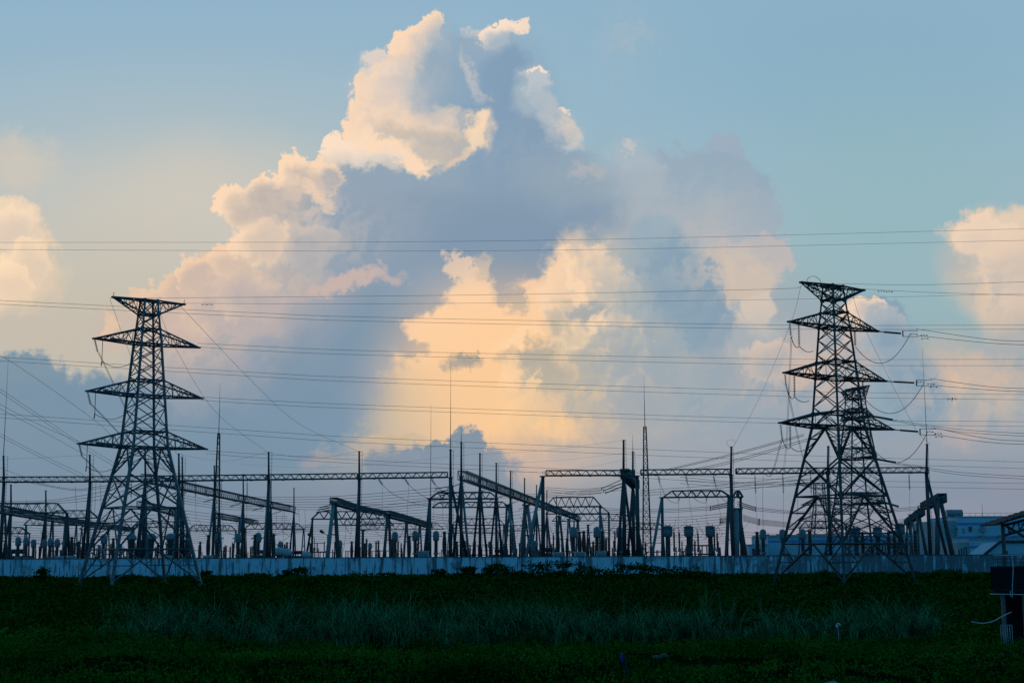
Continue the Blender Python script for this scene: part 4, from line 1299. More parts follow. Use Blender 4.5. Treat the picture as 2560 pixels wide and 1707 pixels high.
def proto_transformer():
    r = empty('power_transformer', (0, 0, 0))
    MB().box((0, 0, 1.5), (4.2, 2.4, 2.6)).box((0, 0, 2.85), (4.4, 2.6, .12)).build('tank', M['darksteel'], r)
    for x in (-1.9, -.9, .1, 1.1, 1.9):
        MB().box((x, -1.6, 1.5), (.5, .6, 2.0)).build('radiator', M['darksteel'], r)
    for x in (-1.3, 0, 1.3):
        mb = MB(); sheds(mb, 2.9, 4.1, .16, 8, (x, 0)); mb.build('bushing', M['porcelain'], r)
    MB().tube((-1.6, .8, 3.7), (.8, .8, 3.7), .42, None, 12).build('oil_conservator', M['pole'], r)
    return r, 4.1
def proto_lamp():
    r = empty('yard_lamp', (0, 0, 0))
    MB().lathe([(.08, 0), (.05, 4.6)], n=8).tube((0, 0, 4.55), (-.5, 0, 4.9), .035).build('pole', M['pole'], r)
    MB().box((0, 0, 3.1), (.26, .24, .4)).build('switch_box', M['fitting'], r)
    MB().lathe([(.06, 0), (.16, .12), (.2, .5), (.1, .62)], (-.42, 0, 4.8), 10, (-.75, 0, .5)).build('lamp_head', M['fitting'], r)
    return r, 5.1
PROTO = {'round': (proto_round, 'round-headed grey current transformer', 'current transformer'),
         'big': (proto_big, 'big tapering current transformer with a dome', 'current transformer'),
         'drum': (proto_drum, 'drum-headed voltage transformer', 'voltage transformer'),
         'arrester': (proto_arrester, 'thin ringed arrester post', 'surge arrester'),
         'breaker': (proto_breaker, 'fat dark breaker insulator', 'circuit breaker'),
         'post': (proto_post, 'short dark post insulator', 'post insulator'),
         'switch': (proto_switch, 'low three-post disconnector', 'disconnector'),
         'cabinet': (proto_cabinet, 'small white control cabinet', 'cabinet'),
         'dome': (proto_dome, 'pale round tank on a pillar', 'tank'),
         'transformer': (proto_transformer, 'dark boxy transformer', 'transformer'),
         'lamp': (proto_lamp, 'yard lamp on a thin pole', 'lamp')}
ZONES = [(200, 'in the far left cluster'), (480, 'behind the left pylon'), (662, 'just right of the left pylon'), (900, 'near the thick mid picture A-frame'),
         (1130, 'left of the tall rod column'), (1358, 'under the receding row'), (1606, 'between stout column and twin A-frames'),
         (1840, 'left of the ringed column'), (2085, 'behind the nearest right pylon, left half'), (2600, 'behind the nearest right pylon, right half')]
EQ = []
def eq(kind, d, *pts):
    for (x, y) in pts: EQ.append((kind, x, y, d))
eq('round', 238, (44, 1341), (64, 1342), (83, 1347), (110, 1348), (125, 1344), (142, 1346), (161, 1348), (258, 1335), (543, 1332), (595, 1332), (641, 1333), (645, 1330))
eq('big', 222, (327, 1333), (376, 1332), (425, 1332))
eq('breaker', 232, (178, 1341), (282, 1344), (468, 1322), (520, 1336), (637, 1335), (683, 1333), (196, 1352), (350, 1348), (452, 1340), (605, 1350))
eq('post', 240, (19, 1363), (98, 1364), (309, 1369), (388, 1366), (400, 1368), (497, 1362), (565, 1364), (575, 1368), (583, 1358), (626, 1366), (630, 1364), (706, 1364), (726, 1356))
eq('dome', 236, (697, 1367), (717, 1370), (767, 1377))
eq('lamp', 228, (786, 1334), (818, 1326)); eq('lamp', 209, (1831, 1344))
eq('post', 236, (916, 1345), (940, 1352), (946, 1350), (995, 1350), (1044, 1356), (900, 1366), (1010, 1360))
eq('round', 246, (987, 1328), (1038, 1326), (1090, 1326))
eq('breaker', 232, (1023, 1339), (1068, 1334), (1111, 1328), (980, 1346), (1142, 1352))
eq('post', 245, (1188, 1350), (1204, 1368), (1230, 1360), (1284, 1366), (1299, 1356), (1292, 1370), (1246, 1372))
eq('arrester', 235, (1282, 1328), (1384, 1330), (1538, 1324))
eq('round', 228, (1434, 1315.5), (1493, 1315.5), (1550, 1315.5))
eq('breaker', 240, (1395, 1328), (1449, 1328), (1460, 1326), (1506, 1326), (1555, 1334), (1418, 1344))
eq('post', 238, (1405, 1346), (1471, 1344), (1484, 1352), (1516, 1342), (1522, 1344), (1531, 1368), (1535, 1350), (1573, 1364), (1580, 1366))
eq('cabinet', 212, (1395, 1379), (1449, 1378), (1503, 1377), (148, 1389), (178, 1388), (420, 1388), (520, 1387), (1059, 1376))
eq('drum', 214, (1670.5, 1313), (1723, 1313), (1777, 1313))
eq('arrester', 222, (1686, 1320), (1699, 1322), (1731, 1320), (1746, 1324), (1787, 1318), (1794, 1324))
eq('post', 230, (1706, 1374), (1709, 1376), (1738, 1368), (1752, 1372), (1784, 1372), (1797, 1374), (1738, 1350))
eq('round', 226, (1909, 1322), (1958, 1322), (2008, 1321))
eq('breaker', 230, (1894, 1328), (2026, 1325), (2158, 1328), (2223, 1328), (2238, 1325), (2267, 1344), (2290, 1325))
eq('drum', 222, (2142, 1317), (2196, 1315.5), (2253, 1307))
eq('post', 234, (2115, 1360), (2173, 1363), (2178, 1362), (2184, 1364), (2191, 1358), (2207, 1360), (2214, 1362), (2233, 1360), (2076, 1362), (2281, 1360))
eq('transformer', 262, (45, 1372)); eq('transformer', 300, (1372, 1368)); eq('transformer', 330, (655, 1374)); eq('transformer', 330, (745, 1376)); eq('transformer', 320, (1255, 1372))
eq('switch', 300, (30, 1371), (150, 1372), (225, 1371), (300, 1372), (480, 1372), (560, 1373), (680, 1376), (800, 1375), (835, 1377), (880, 1374), (930, 1374), (965, 1373), (1120, 1372), (1170, 1370), (1215, 1372), (1330, 1372), (1425, 1374), (1560, 1374), (1590, 1372))
eq('post', 380, (620, 1380), (660, 1380), (700, 1382), (740, 1380), (790, 1382), (820, 1380), (855, 1380), (870, 1376), (505, 1379), (535, 1380), (905, 1380), (1005, 1380), (1100, 1379), (1135, 1378), (1480, 1378), (1590, 1378))
eq('round', 320, (15, 1364), (215, 1360), (248, 1362), (300, 1358), (345, 1362), (700, 1352), (850, 1350), (925, 1356), (1160, 1350), (1225, 1352), (1340, 1350))
er = random.Random(3)
for i in range(150):
    x_ = er.uniform(4, 1850)
    eq(er.choice(['post', 'post', 'post', 'switch', 'breaker', 'arrester']), er.uniform(255, 400), (x_, er.uniform(1352, 1376)))
PROT_O, cnt = {}, {}
EQ.sort(key=lambda e: (e[0], e[1]))
zone_n = {}
for (kd, x, y, d) in EQ:
    zi = next(i for i, z in enumerate(ZONES) if x < z[0])
    zone_n[(kd, zi)] = zone_n.get((kd, zi), 0) + 1
for (kd, x, y, d) in EQ:
    fn, desc, cat = PROTO[kd]
    zi = next(i for i, z in enumerate(ZONES) if x < z[0])
    k = cnt.get((kd, zi), 0); cnt[(kd, zi)] = k + 1
    if kd not in PROT_O:
        r, H = fn(); PROT_O[kd] = (r, H); o = r
    else:
        r, H = PROT_O[kd]; o = copy_tree(r)
    o.location = ground_at(x, d)
    hh = zat(y, d, x) / H
    o.scale = (max(.8, min(hh, 1.35)), max(.8, min(hh, 1.35)), hh)
    o.rotation_euler = (0, 0, rnd.uniform(-.15, .15))
    n_ = zone_n[(kd, zi)]
    od = '' if n_ == 1 else (ORD[k] + ' ' if k < 12 else '%dth ' % (k + 1))
    tag(o, (od + desc + (' from left ' if od else ' ') + ZONES[zi][1]), cat, desc + 's in the yard')
# ---------------------------------------------------------------- wires
def spline(pts, n):
    out = []
    m = len(pts)
    for i in range(m - 1):
        p0, p1, p2, p3 = pts[max(i - 1, 0)], pts[i], pts[i + 1], pts[min(i + 2, m - 1)]
        if i == 0: p0 = p1 * 2 - p2
        if i == m - 2: p3 = p2 * 2 - p1
        for k in range(n):
            t = k / n
            out.append(0.5 * ((p1 * 2) + (p2 - p0) * t + (p0 * 2 - p1 * 5 + p2 * 4 - p3) * t * t + (p1 * 3 - p0 - p2 * 3 + p3) * t ** 3))
    out.append(pts[-1])
    return out
def wire(pts, label, group=None, r=0.022, name='overhead_wire', cat='wire', n=14, mat='wire'):
    P3 = [at(*p) if len(p) == 3 and not isinstance(p, Vector) else p for p in pts]
    c0 = P3[0].copy()
    o = MB().path([p - c0 for p in spline(P3, n)], r, 4).build(name, M[mat], None, c0)
    return tag(o, label, cat, group, 'thing')
G1 = 'conductors crossing the sky'
def pair(a, b, la, grp, r=.020, damp=None):
    wire(a, 'upper wire of ' + la, grp, r); wire(b, 'lower wire of ' + la, grp, r)
D0, D1 = 136, 152
X = lambda pts, d0=D0, d1=D1: [(x, y, lerp(d0, d1, (x + 60) / 2700)) for (x, y) in pts]
wire(X([(-60, 606.5), (1284, 602), (2620, 571)], 92, 92), 'topmost thin wire spanning the whole sky, above every pylon', G1, .0105)
wire(X([(-60, 624), (1284, 626.5), (2620, 600)], 92, 92), 'second thin wire from the top, spanning the whole sky above every pylon', G1, .0105)
wire(X([(275, 746), (640, 743), (1284, 736), (1920, 723), (2003, 717)], 128, 120), 'thin wire joining the left peak tips of both big pylons', G1, .016)
wire(X([(455, 758), (960, 759.5), (1920, 749), (2480, 736), (2620, 731)], 130, 150), 'thin wire from the right peak tip of the left pylon to the right edge', G1, .016)
pair(X([(-60, 747), (0, 751), (640, 782), (960, 793.5), (1920, 812), (2480, 812.6), (2620, 811.5)]),
     X([(-60, 756.5), (0, 760.5), (640, 792), (960, 803.7), (1920, 822), (2480, 823), (2620, 822)]), 'the highest close pair crossing the whole picture, level with pylon tops', G1)
pair(X([(494, 858), (640, 865), (960, 877.6), (1920, 896.8), (2480, 898), (2620, 897)]),
     X([(494, 867), (640, 876), (960, 888.6), (1920, 911), (2480, 914), (2620, 913)]), 'the pair starting at the top right arm of the left pylon', G1)
pair(X([(-60, 888), (0, 892.5), (640, 931), (960, 945.8), (1920, 976), (2480, 985), (2620, 986)]),
     X([(-60, 897), (0, 902), (640, 941), (960, 956.8), (1920, 989), (2480, 998), (2620, 999)]), 'the second close pair crossing the whole picture, middle of the left pylon', G1)
pair(X([(503, 992), (640, 999.5), (960, 1014), (1920, 1046), (2480, 1053), (2620, 1054)]),
     X([(503, 1000), (640, 1009), (960, 1024), (1920, 1057), (2480, 1064.5), (2620, 1066)]), 'the pair starting at the middle right arm of the left pylon', G1)
pair(X([(-60, 1029), (0, 1034), (640, 1077), (960, 1095.6), (1920, 1135), (2440, 1151), (2620, 1156)]),
     X([(-60, 1038), (0, 1043.6), (640, 1089), (960, 1109), (1920, 1150), (2440, 1167), (2620, 1172)]), 'the lowest close pair crossing the whole picture, above the lowest pylon arms', G1)
pair(X([(516, 1126), (640, 1134), (960, 1152.7), (1418, 1172), (1900, 1196), (2440, 1206), (2620, 1209)]),
     X([(514, 1133), (640, 1143.4), (960, 1162), (1418, 1184), (1900, 1209), (2440, 1220), (2620, 1224)]), 'the pair starting at the lowest right arm of the left pylon', G1)
# right pylon to the right edge
G2 = 'twin conductors leaving the right pylons'
def wR(v): return wr(v)
ends = [wR(e) for e in STR_END_R]
for n, (y1, y2) in enumerate((((849, 853.5), (858, 864)), ((967, 972), (975, 981)), ((1097, 1103), (1106, 1113)))):
    nm = ('top', 'middle', 'lowest')[n]
    x1 = (2480, 2480, 2480)[n]
    e = ends[n]
    wire([e + Vector((0.9, -.9, .25)), at(x1, y1[0], 108), at(2640, y1[1], 98)], 'upper twin wire from the %s right arm of the nearest right pylon' % nm, G2, .024)
    wire([e + Vector((0.9, -.9, -.3)), at(x1, y2[0], 108), at(2640, y2[1], 98)], 'lower twin wire from the %s right arm of the nearest right pylon' % nm, G2, .024)
for n, (x0, y0, y1, y2) in enumerate(((2232, 1049, 1075, 1087), (2240, 1156, 1182, 1194), (2247, 1266, 1300, 1320))):
    nm = ('top', 'middle', 'lowest')[n]
    if n < 2:
        wire([(x0, y0, DM - 6), (2400, y1 - 2, DM - 30), (2640, y2, DM - 60)], 'wire from the %s string of the dark blue pylon to the right edge' % nm, G2, .035)
        wire([(x0, y0 + 3, DM - 6), (2400, y1 + 4, DM - 30), (2640, y2 + 7, DM - 60)], 'lower wire from the %s string of the dark blue pylon to the right edge' % nm, G2, .035)
wire([(2090, 709, 118), (2300, 712, 112), (2640, 702, 100)], 'thin wire from the top of the nearest right pylon to the right edge', G2, .016)
wire([(2150, 722, 118), (2300, 730, 112), (2640, 741, 100)], 'thin wire with dampers from the right peak tip of the nearest right pylon', G2, .016)
# vibration dampers
def damper(x, y, d, label):
    c = at(x, y, d)
    root = empty('vibration_damper', c, 0, label, 'damper', 'dampers on the wires')
    MB().tube((-.2, 0, -.08), (.2, 0, -.08), .010, None, 4).build('messenger', M['fitting'], root)
    for s in (-1, 1):
        MB().lathe([(.03, 0), (.045, .04), (.035, .12)], (s * .17, 0, -.08), 8, (s, 0, 0)).build('weight', M['fitting'], root)
    MB().box((0, 0, -.04), (.04, .04, .1)).build('clamp', M['fitting'], root)
for (x, y, d, lb) in ((2203, 726, 116.5, 'first small damper right of the right peak tip'), (2223, 727, 116, 'second small damper right of the right peak tip'),
                      (2284, 833, 114, 'damper left of the other one on the top twin wires'), (2310, 836, 113.3, 'damper on the top upper twin wire right of the pylon'), (2312, 844, 113.2, 'damper on the top lower twin wire right of the pylon'),
                      (2302, 953, 114, 'damper nearest the middle string of the right pylon'), (2327, 957, 113, 'damper on the middle upper twin wire'), (2334, 965, 112.8, 'damper on the middle lower twin wire'),
                      (2324, 1077, 113, 'damper nearest the lowest string of the right pylon'), (2345, 1081, 112.5, 'damper on the lowest upper twin wire'), (2347, 1089, 112.3, 'damper on the lowest lower twin wire'),
                      (512, 759.5, 130.4, 'first small damper right of the left pylon top'), (524, 759.5, 130.5, 'second small damper right of the left pylon top')):
    damper(x, y, d, lb)
# down to the yard
G3 = 'down leads from the pylons'
wire([(275, 748, 129), (319, 869, 150), (380, 1018, 180), (442, 1134, 205)], 'thin wire sloping steeply from the left peak tip of left pylon to a gantry column', G3, .016)
wire([(393, 766, 130), (441, 874, 150), (540, 1030, 180), (668, 1130, 205)], 'thin wire sloping from the left pylon top to the second column on its right', G3, .016)
wire([(448, 762, 130), (640, 963, 165), (750, 1060, 185), (893, 1127, 205)], 'long thin wire sloping from the right peak tip of left pylon to the mid column', G3, .016)
wire([(2003, 712, 117), (1975, 812, 150), (1900, 990, 190), (1834, 1116, 205)], 'thin wire sloping from the left peak tip of nearest right pylon to the ringed column', G3, .016)
wire([(2129, 732, 118), (2167, 832, 140), (2286, 1067, 190), (2326, 1110, 205)], 'thin wire sloping from the right pylon top to the rightmost gantry column', G3, .016)
for n in range(3):
    t0 = wl(tipsL[2 + n * 2] + Vector((.45, .25, -1.15)))
    for s in (0, 1):
        ex, ey = ((430, 470, 330)[n] + 5 * s, 1191 + s)
        e = at(ex, ey, DFR + 3)
        mid = t0.lerp(e, .5) + Vector((0, 0, -1.6))
        wire([t0 + Vector((.1 * s, 0, 0)), mid, e], '%s wire from the %s left arm of the left pylon down to the front beam' % (('left', 'right')[s], ('top', 'middle', 'lowest')[n]), G3, .02)
for n in range(3):
    t0 = wr(tipsR[2 + n * 2] + Vector((.1, 0, -1.15)))
    for s in (0, 1):
        e = at((1957, 2026, 1910)[n] + 4 * s, 1186, DFR)
        wire([t0 + Vector((.1 * s, 0, 0)), t0.lerp(e, .5) + Vector((0, 0, -1.5)), e], '%s wire from the %s left arm of nearest right pylon down to the beam' % (('left', 'right')[s], ('top', 'middle', 'lowest')[n]), G3, .02)
G4 = 'sloping wires entering from the left edge'
for n, pts in enumerate((((-30, 870, 170), (60, 925, 180), (234, 1048, 200), (300, 1110, 209)), ((-20, 958, 170), (90, 1032, 185), (196, 1103, 198), (290, 1160, 208)),
                         ((-20, 966, 170), (90, 1040, 185), (196, 1111, 198), (290, 1168, 208)), ((-20, 1072, 180), (74, 1122, 190), (212, 1187, 205)),
                         ((-20, 1079, 180), (74, 1129, 190), (200, 1190, 205)), ((-20, 1160, 190), (30, 1180, 200), (62, 1192, 205)),
                         ((-20, 1000, 170), (100, 1062, 185), (210, 1110, 205)), ((-20, 1010, 170), (100, 1074, 185), (214, 1137, 205)))):
    wire(pts, '%s sloping wire from the top among those entering at the left edge' % ORD[n], G4, .02)
# thin earth wires between the column tops
G5 = 'thin earth wires between the column tops'
for (pts, lb) in ((((1, 1148, 205), (110, 1143, 205), (218, 1137, 205)), 'at the far left before the left pylon'), (((442, 1134, 205), (560, 1152, 205), (668, 1130, 205)), 'between left pylon and the next column'),
                  (((668, 1130, 205), (780, 1146, 205), (896, 1128, 205)), 'between the two plain columns right of left pylon'), (((736, 1140, 240), (889, 1137, 235), (1010, 1126, 220), (1153, 1107, 206)), 'rising to the spiked column right of the tall rod'),
                  (((600, 1160, 275), (750, 1168, 260), (900, 1164, 250), (1200, 1133, 228)), 'rising to the second column of the receding row'), (((1200, 1135, 228), (1360, 1125, 220), (1557, 1101, 212)), 'between receding row and the taller twin A-frame'),
                  (((1241, 1158, 251), (1390, 1151, 245), (1583, 1130, 232)), 'between receding row and the lower twin A-frame'), (((1277, 1179, 275), (1400, 1178, 265), (1600, 1142, 240)), 'lowest between the receding row and twin A-frames')):
    wire(pts, 'thin earth wire ' + lb, G5, .014)
# strain buses of the yard
G6 = 'strain bus wires'
def fan(lbl, a, b, n, mid=None, r=.040, d=(230, 230), strings=(), group=None):
    """n near-parallel bus wires from a (x, y, dy) to b (x, y, dy)"""
    for i in range(n):
        pa, pb = (a[0], a[1] + a[2] * i, d[0] + i * 1.3), (b[0], b[1] + b[2] * i, d[1] + i * 1.3)
        pts = [pa] + [(m[0], m[1] + m[2] * i, lerp(d[0], d[1], (m[0] - a[0]) / (b[0] - a[0])) + i * 1.3) for m in (mid or [])] + [pb]
        wire(pts, '%s wire down in the %s' % (ORD[i], lbl), group or G6, r, 'bus_wire')
fan('fan rising from the far left cluster to the left pylon', (-20, 1252, 4), (330, 1210, 12), 3, [(112, 1251, 4), (245, 1231, 9)], d=(235, 212))
fan('slack pair under the leftmost front beam', (60, 1200, 3), (330, 1204, 6), 2, [(180, 1222, 3), (245, 1216, 5)], d=(212, 212))
fan('fan between left receding row and tall rod column', (600, 1241, 6), (1126, 1216, 8), 6, [(740, 1242, 6.2), (889, 1237, 7)], d=(250, 214))
fan('fan right of the thick A-frame', (890, 1258, 5), (1076, 1248, 8), 6, [(980, 1260, 6)], d=(222, 228))
fan('low buses right of the second column from left pylon', (676, 1306, 5), (960, 1300, 6), 4, [(820, 1313, 5)], d=(260, 270))
fan('low buses behind the left pylon', (200, 1284, 7), (470, 1276, 8), 5, [(330, 1291, 7)], d=(260, 260))
fan('buses between left pylon and the lattice mast on its right', (430, 1272, 8), (720, 1290, 5), 5, [(560, 1286, 7)], d=(250, 280))
fan('far buses behind the tall rod column', (1080, 1284, 7), (1330, 1272, 9), 6, [(1200, 1290, 8)], d=(270, 270))
fan('upper buses ending at strings left of twin A-frames', (1250, 1236, 4), (1504, 1221, 5.5), 3, [(1390, 1233, 4.5)], d=(240, 214))
fan('buses between trapezoid beams and the portal with loops', (1505, 1270, 4), (1776, 1266, 4), 3, [(1640, 1273, 4)], d=(222, 210))
fan('lower buses between trapezoid beams and the ringed column', (1506, 1288, 6), (1835, 1281, 7), 6, [(1680, 1293, 6.5)], d=(240, 216))
fan('lowest buses between twin A-frames and ringed column', (1510, 1318, 6), (1840, 1322, 9), 3, [(1680, 1330, 6)], d=(260, 240))
fan('upper three buses between ringed column and the right row', (1888, 1268, 4), (2295, 1266, 4), 3, [(2000, 1278, 3), (2150, 1277, 3)], d=(208, 208))
fan('lower six buses between ringed column and the right row', (1898, 1298, 2.6), (2262, 1296, 3), 6, [(2020, 1309, 2.3), (2160, 1310, 2.3)], d=(214, 300))
fan('pair of wires rising right to the nearest right pylon', (1663, 1174, 3), (2010, 1085, 4), 2, [(1830, 1134, 3.5)], d=(206, 190))
fan('lower pair of wires rising right to the nearest right pylon', (1725, 1174, 3), (2030, 1093, 5), 2, [(1834, 1150, 5)], d=(206, 190))
fan('wires under the front beam left of the nearest right pylon', (1700, 1192, 8), (2078, 1196, 5), 3, [(1880, 1206, 6)], d=(225, 225))
fan('gently rising buses under the ringed column beam', (1600, 1226, 6), (2030, 1186, 9), 3, [(1820, 1210, 8)], d=(240, 215))
for (lb, A_, B_, n_, M_, d_) in (
    ('near buses across the far left cluster', (-20, 1300, 6), (330, 1296, 7), 8, [(150, 1309, 6)], (250, 250)),
    ('back buses across the far left cluster', (-20, 1334, 5), (240, 1330, 5), 4, [(110, 1341, 5)], (300, 300)),
    ('buses between left pylon legs and lattice mast', (300, 1318, 5), (560, 1312, 6), 8, [(430, 1324, 5)], (280, 280)),
    ('upper buses beneath the left receding beams', (430, 1232, 7), (660, 1262, 5), 4, [(545, 1252, 6)], (226, 250)),
    ('buses under the low beam right of left pylon', (560, 1318, 5), (780, 1312, 5), 4, [(670, 1323, 5)], (300, 300)),
    ('back buses beside the thick A-frame', (780, 1334, 6), (1070, 1330, 6), 4, [(925, 1340, 6)], (320, 320)),
    ('mid buses under the dark sloping beam', (900, 1290, 6), (1130, 1284, 7), 8, [(1010, 1297, 6)], (265, 265)),
    ('mid buses under the receding row', (1130, 1318, 6), (1360, 1312, 6), 8, [(1245, 1325, 6)], (300, 300)),
    ('high buses right of the stout column', (1364, 1218, 5), (1560, 1210, 7), 3, [(1460, 1222, 6)], (230, 230)),
    ('mid buses right of the stout column', (1364, 1300, 6), (1600, 1296, 6), 8, [(1480, 1307, 6)], (300, 300)),
    ('low buses crossing the thin right mast', (1600, 1340, 6), (1840, 1344, 6), 3, [(1720, 1350, 6)], (300, 300)),
    ('slack buses over the long low building', (1860, 1330, 6), (2270, 1330, 6), 3, [(2060, 1338, 5)], (280, 280))):
    fan(lb, A_, B_, n_, M_, d=d_)
# strain strings at the ends of buses
def tstring(a, b, label, n=18, r=.09, mat='porcelain', group='strain insulator strings'):
    A, B = at(*a), at(*b)
    root = empty('strain_insulator', A, 0, label, 'insulator', group)
    v = B - A
    MB().tube((0, 0, 0), v * .1, .04, None, 5).build('link', M['fitting'], root)
    mb = MB(); string_mesh(v * .1, v * .93, n, r, mb); mb.build('discs', M[mat], root)
    MB().tube(v * .92, v, .05, None, 5).box(v, (.12, .12, .3)).build('clamp', M['fitting'], root)
for i in range(3):
    tstring((1842, 1253 + 5 * i, 206 + i), (1888, 1268 + 4 * i, 208 + i * 1.3), '%s string from the top sloping right from the ringed column' % ORD[i])
    tstring((1826, 1255 + 5 * i, 206 + i), (1776, 1266 + 4 * i, 210 + i * 1.3), '%s string from the top sloping left from the ringed column' % ORD[i])
    tstring((2344, 1249 + 5 * i, 208 + i), (2295, 1266 + 4 * i, 208 + i * 1.3), '%s string from the top at the nearest heavy right A-frame' % ORD[i])
    tstring((1557, 1197 + 9 * i, 212 + i), (1504 + 5 * i, 1221 + 5.5 * i, 214 + i * 1.3), '%s sagging string from the top left of the taller twin A-frame' % ORD[i], r=.10)
    tstring((1124, 1215 + 9 * i, 213 + i), (1090 + 6 * i, 1222 + 8 * i, 214 + i * 1.3), '%s string from the top at the tall rod column' % ORD[i])
    tstring((828, 1262 + 6 * i, 221 + i), (800 - 4 * i, 1268 + 6 * i, 228 + i), '%s string from the top left of the thick A-frame' % ORD[i])
for i in range(6):
    tstring((1858, 1287 + 2.8 * i, 213 + i), (1898, 1298 + 2.6 * i, 214 + i * 1.3), '%s of six stacked strings right of the pointed A-frame, counted downwards' % ORD[i], n=20, r=.055)
    tstring((1838, 1288 + 2.8 * i, 213 + i), (1800, 1296 + 2.6 * i, 216 + i * 1.3), '%s of six stacked strings left of the pointed A-frame, counted downwards' % ORD[i], n=20, r=.055)
for i in range(6):
    p = lerp(0, 1, i / 5)
    d_ = lerp(212, 330, p)
    rp = rowpt(*ra, d_) + Vector((0, 0, -1.4))
    for s in (-1, 1):
        q = rp + Vector((s * 3.2, .3, -.85))
        root = empty('strain_insulator', rp + Vector((s * .6, 0, 0)), 0, '%s string back on the %s of the receding row beam' % (ORD[i], 'left' if s < 0 else 'right'), 'insulator', 'strings on the receding row')
        v = q - rp - Vector((s * .6, 0, 0))
        mb = MB(); string_mesh(v * .08, v, 14, .15, mb); mb.build('discs', M['porcelain'], root)
        MB().tube((0, 0, 0), v * .1, .04, None, 5).build('link', M['fitting'], root)
    rp = rowpt(*la, lerp(216, 320, p)) + Vector((0, 0, -1.35))
    for s in (-1, 1):
        q = rp + Vector((s * 3.0, .3, -.7))
        root = empty('strain_insulator', rp + Vector((s * .6, 0, 0)), 0, '%s string back on the %s of the receding beam behind left pylon' % (ORD[i], 'left' if s < 0 else 'right'), 'insulator', 'strings on the left receding row')
        v = q - rp - Vector((s * .6, 0, 0))
        mb = MB(); string_mesh(v * .08, v, 14, .15, mb); mb.build('discs', M['porcelain'], root)
        MB().tube((0, 0, 0), v * .1, .04, None, 5).build('link', M['fitting'], root)
# hanging strings with droppers
def hang(x, y0, y1, d, xe, ye, de, label, slant=0, n=11, mat='porcelain', r=.13):
    A, B = at(x, y0, d), at(x + slant, y1, d)
    root = empty('hanging_insulator', A, 0, label, 'insulator', 'insulators hanging from the front beams')
    v = B - A
    MB().tube((0, 0, .12), v * .12, .035, None, 5).build('link', M['fitting'], root)
    mb = MB(); string_mesh(v * .12, v, n, r, mb); mb.build('discs', M[mat], root)
    E = at(xe, ye, de) - A
    mid = v.lerp(E, .5) + Vector((0, 0, -.25 * abs(E.x - v.x)))
    MB().path(spline([v, mid, E], 10), .022, 4).build('dropper_cable', M['wire'], root)
for i, (x, xe) in enumerate(((946, 955), (1012, 1017), (1078, 1082))):
    hang(x, 1196, 1211, 204.5, xe, 1300, 212, '%s slanted insulator of three left of the tall rod column' % ORD[i], slant=10, n=8, r=.2)
    wire([(x + 10, 1211, 204.5), (x + 40, 1236, 208), (x + 90, 1258, 214), (x + 130, 1264, 220)], '%s slack cable from the slanted insulators, sagging right' % ORD[i], 'slack cables from slanted insulators', .03, 'dropper_cable', 'cable')
for i, x in enumerate((1646, 1715, 1784)):
    hang(x, 1189, 1206, 204.5, x + 12 + 6 * i, 1312, 213, '%s fat insulator of three under the beam left of the ringed column' % ORD[i], slant=3, n=8, r=.2)
    wire([(x + 3, 1206, 204.5), (x + 22, 1246, 210), (x + 46, 1257, 213.5), (x + 51, 1248, 214)], '%s looped cable from the left under the beam left of the ringed column' % ORD[i], 'looped cables left of the ringed column', .03, 'dropper_cable', 'cable')
    hang(x + 52, 1243, 1250, 213.7, x + 50, 1330, 214.5, '%s short insulator from the left under the looped cable beam' % ORD[i], slant=-1, n=5, r=.16)
for i, (x, y0, y1, xe) in enumerate(((1887, 1186, 1232, 1894), (1956.6, 1185, 1232, 1958), (2026, 1184, 1232, 2024), (2201.6, 1183, 1212, 2200), (2272, 1182, 1224, 2274))):
    hang(x, y0, y1, 204.5, xe, 1322, 212, '%s long hanging disc string from the left around the nearest right pylon' % ORD[i], slant=2, n=16, r=.15)
for i, (x, y0, y1, xe) in enumerate(((328, 1207, 1243, 330), (489, 1205, 1241, 492), (553, 1204, 1238, 560), (618, 1203, 1241, 616))):
    hang(x, y0, y1, 206, xe, 1330, 215, '%s hanging disc string from the left around the left pylon and lattice mast' % ORD[i], slant=0, n=14, r=.14)
# low clutter of droppers
G7 = 'vertical dropper wires in the yard'
for i, (x, y0, y1, d) in enumerate(((67, 1248, 1330, 240), (188, 1215, 1290, 214), (240, 1205, 1285, 212), (250, 1205, 1300, 214), (690, 1270, 1345, 260), (708, 1276, 1350, 262), (712, 1276, 1340, 262), (746, 1272, 1335, 262), (762, 1276, 1370, 262),
                                    (862, 1290, 1380, 262), (876, 1296, 1350, 264), (1108, 1250, 1310, 226), (1120, 1252, 1320, 226), (1240, 1290, 1350, 270), (1374, 1246, 1330, 256), (1427, 1238, 1300, 256), (1475, 1232, 1300, 256), (1560, 1300, 1370, 240), (1908, 1190, 1322, 208), (1996, 1200, 1290, 212), (2090, 1240, 1330, 214))):
    wire([(x, y0, d), (x + rnd.uniform(-3, 3), (y0 + y1) / 2, d), (x + rnd.uniform(-5, 5), y1, d)], '%s vertical dropper wire in the yard counted from left' % (ORD[i] if i < 12 else ('thirteenth', 'fourteenth', 'fifteenth', 'sixteenth', 'seventeenth', 'eighteenth', 'nineteenth', 'twentieth', 'twenty-first')[i - 12]), G7, .028, 'dropper_wire')

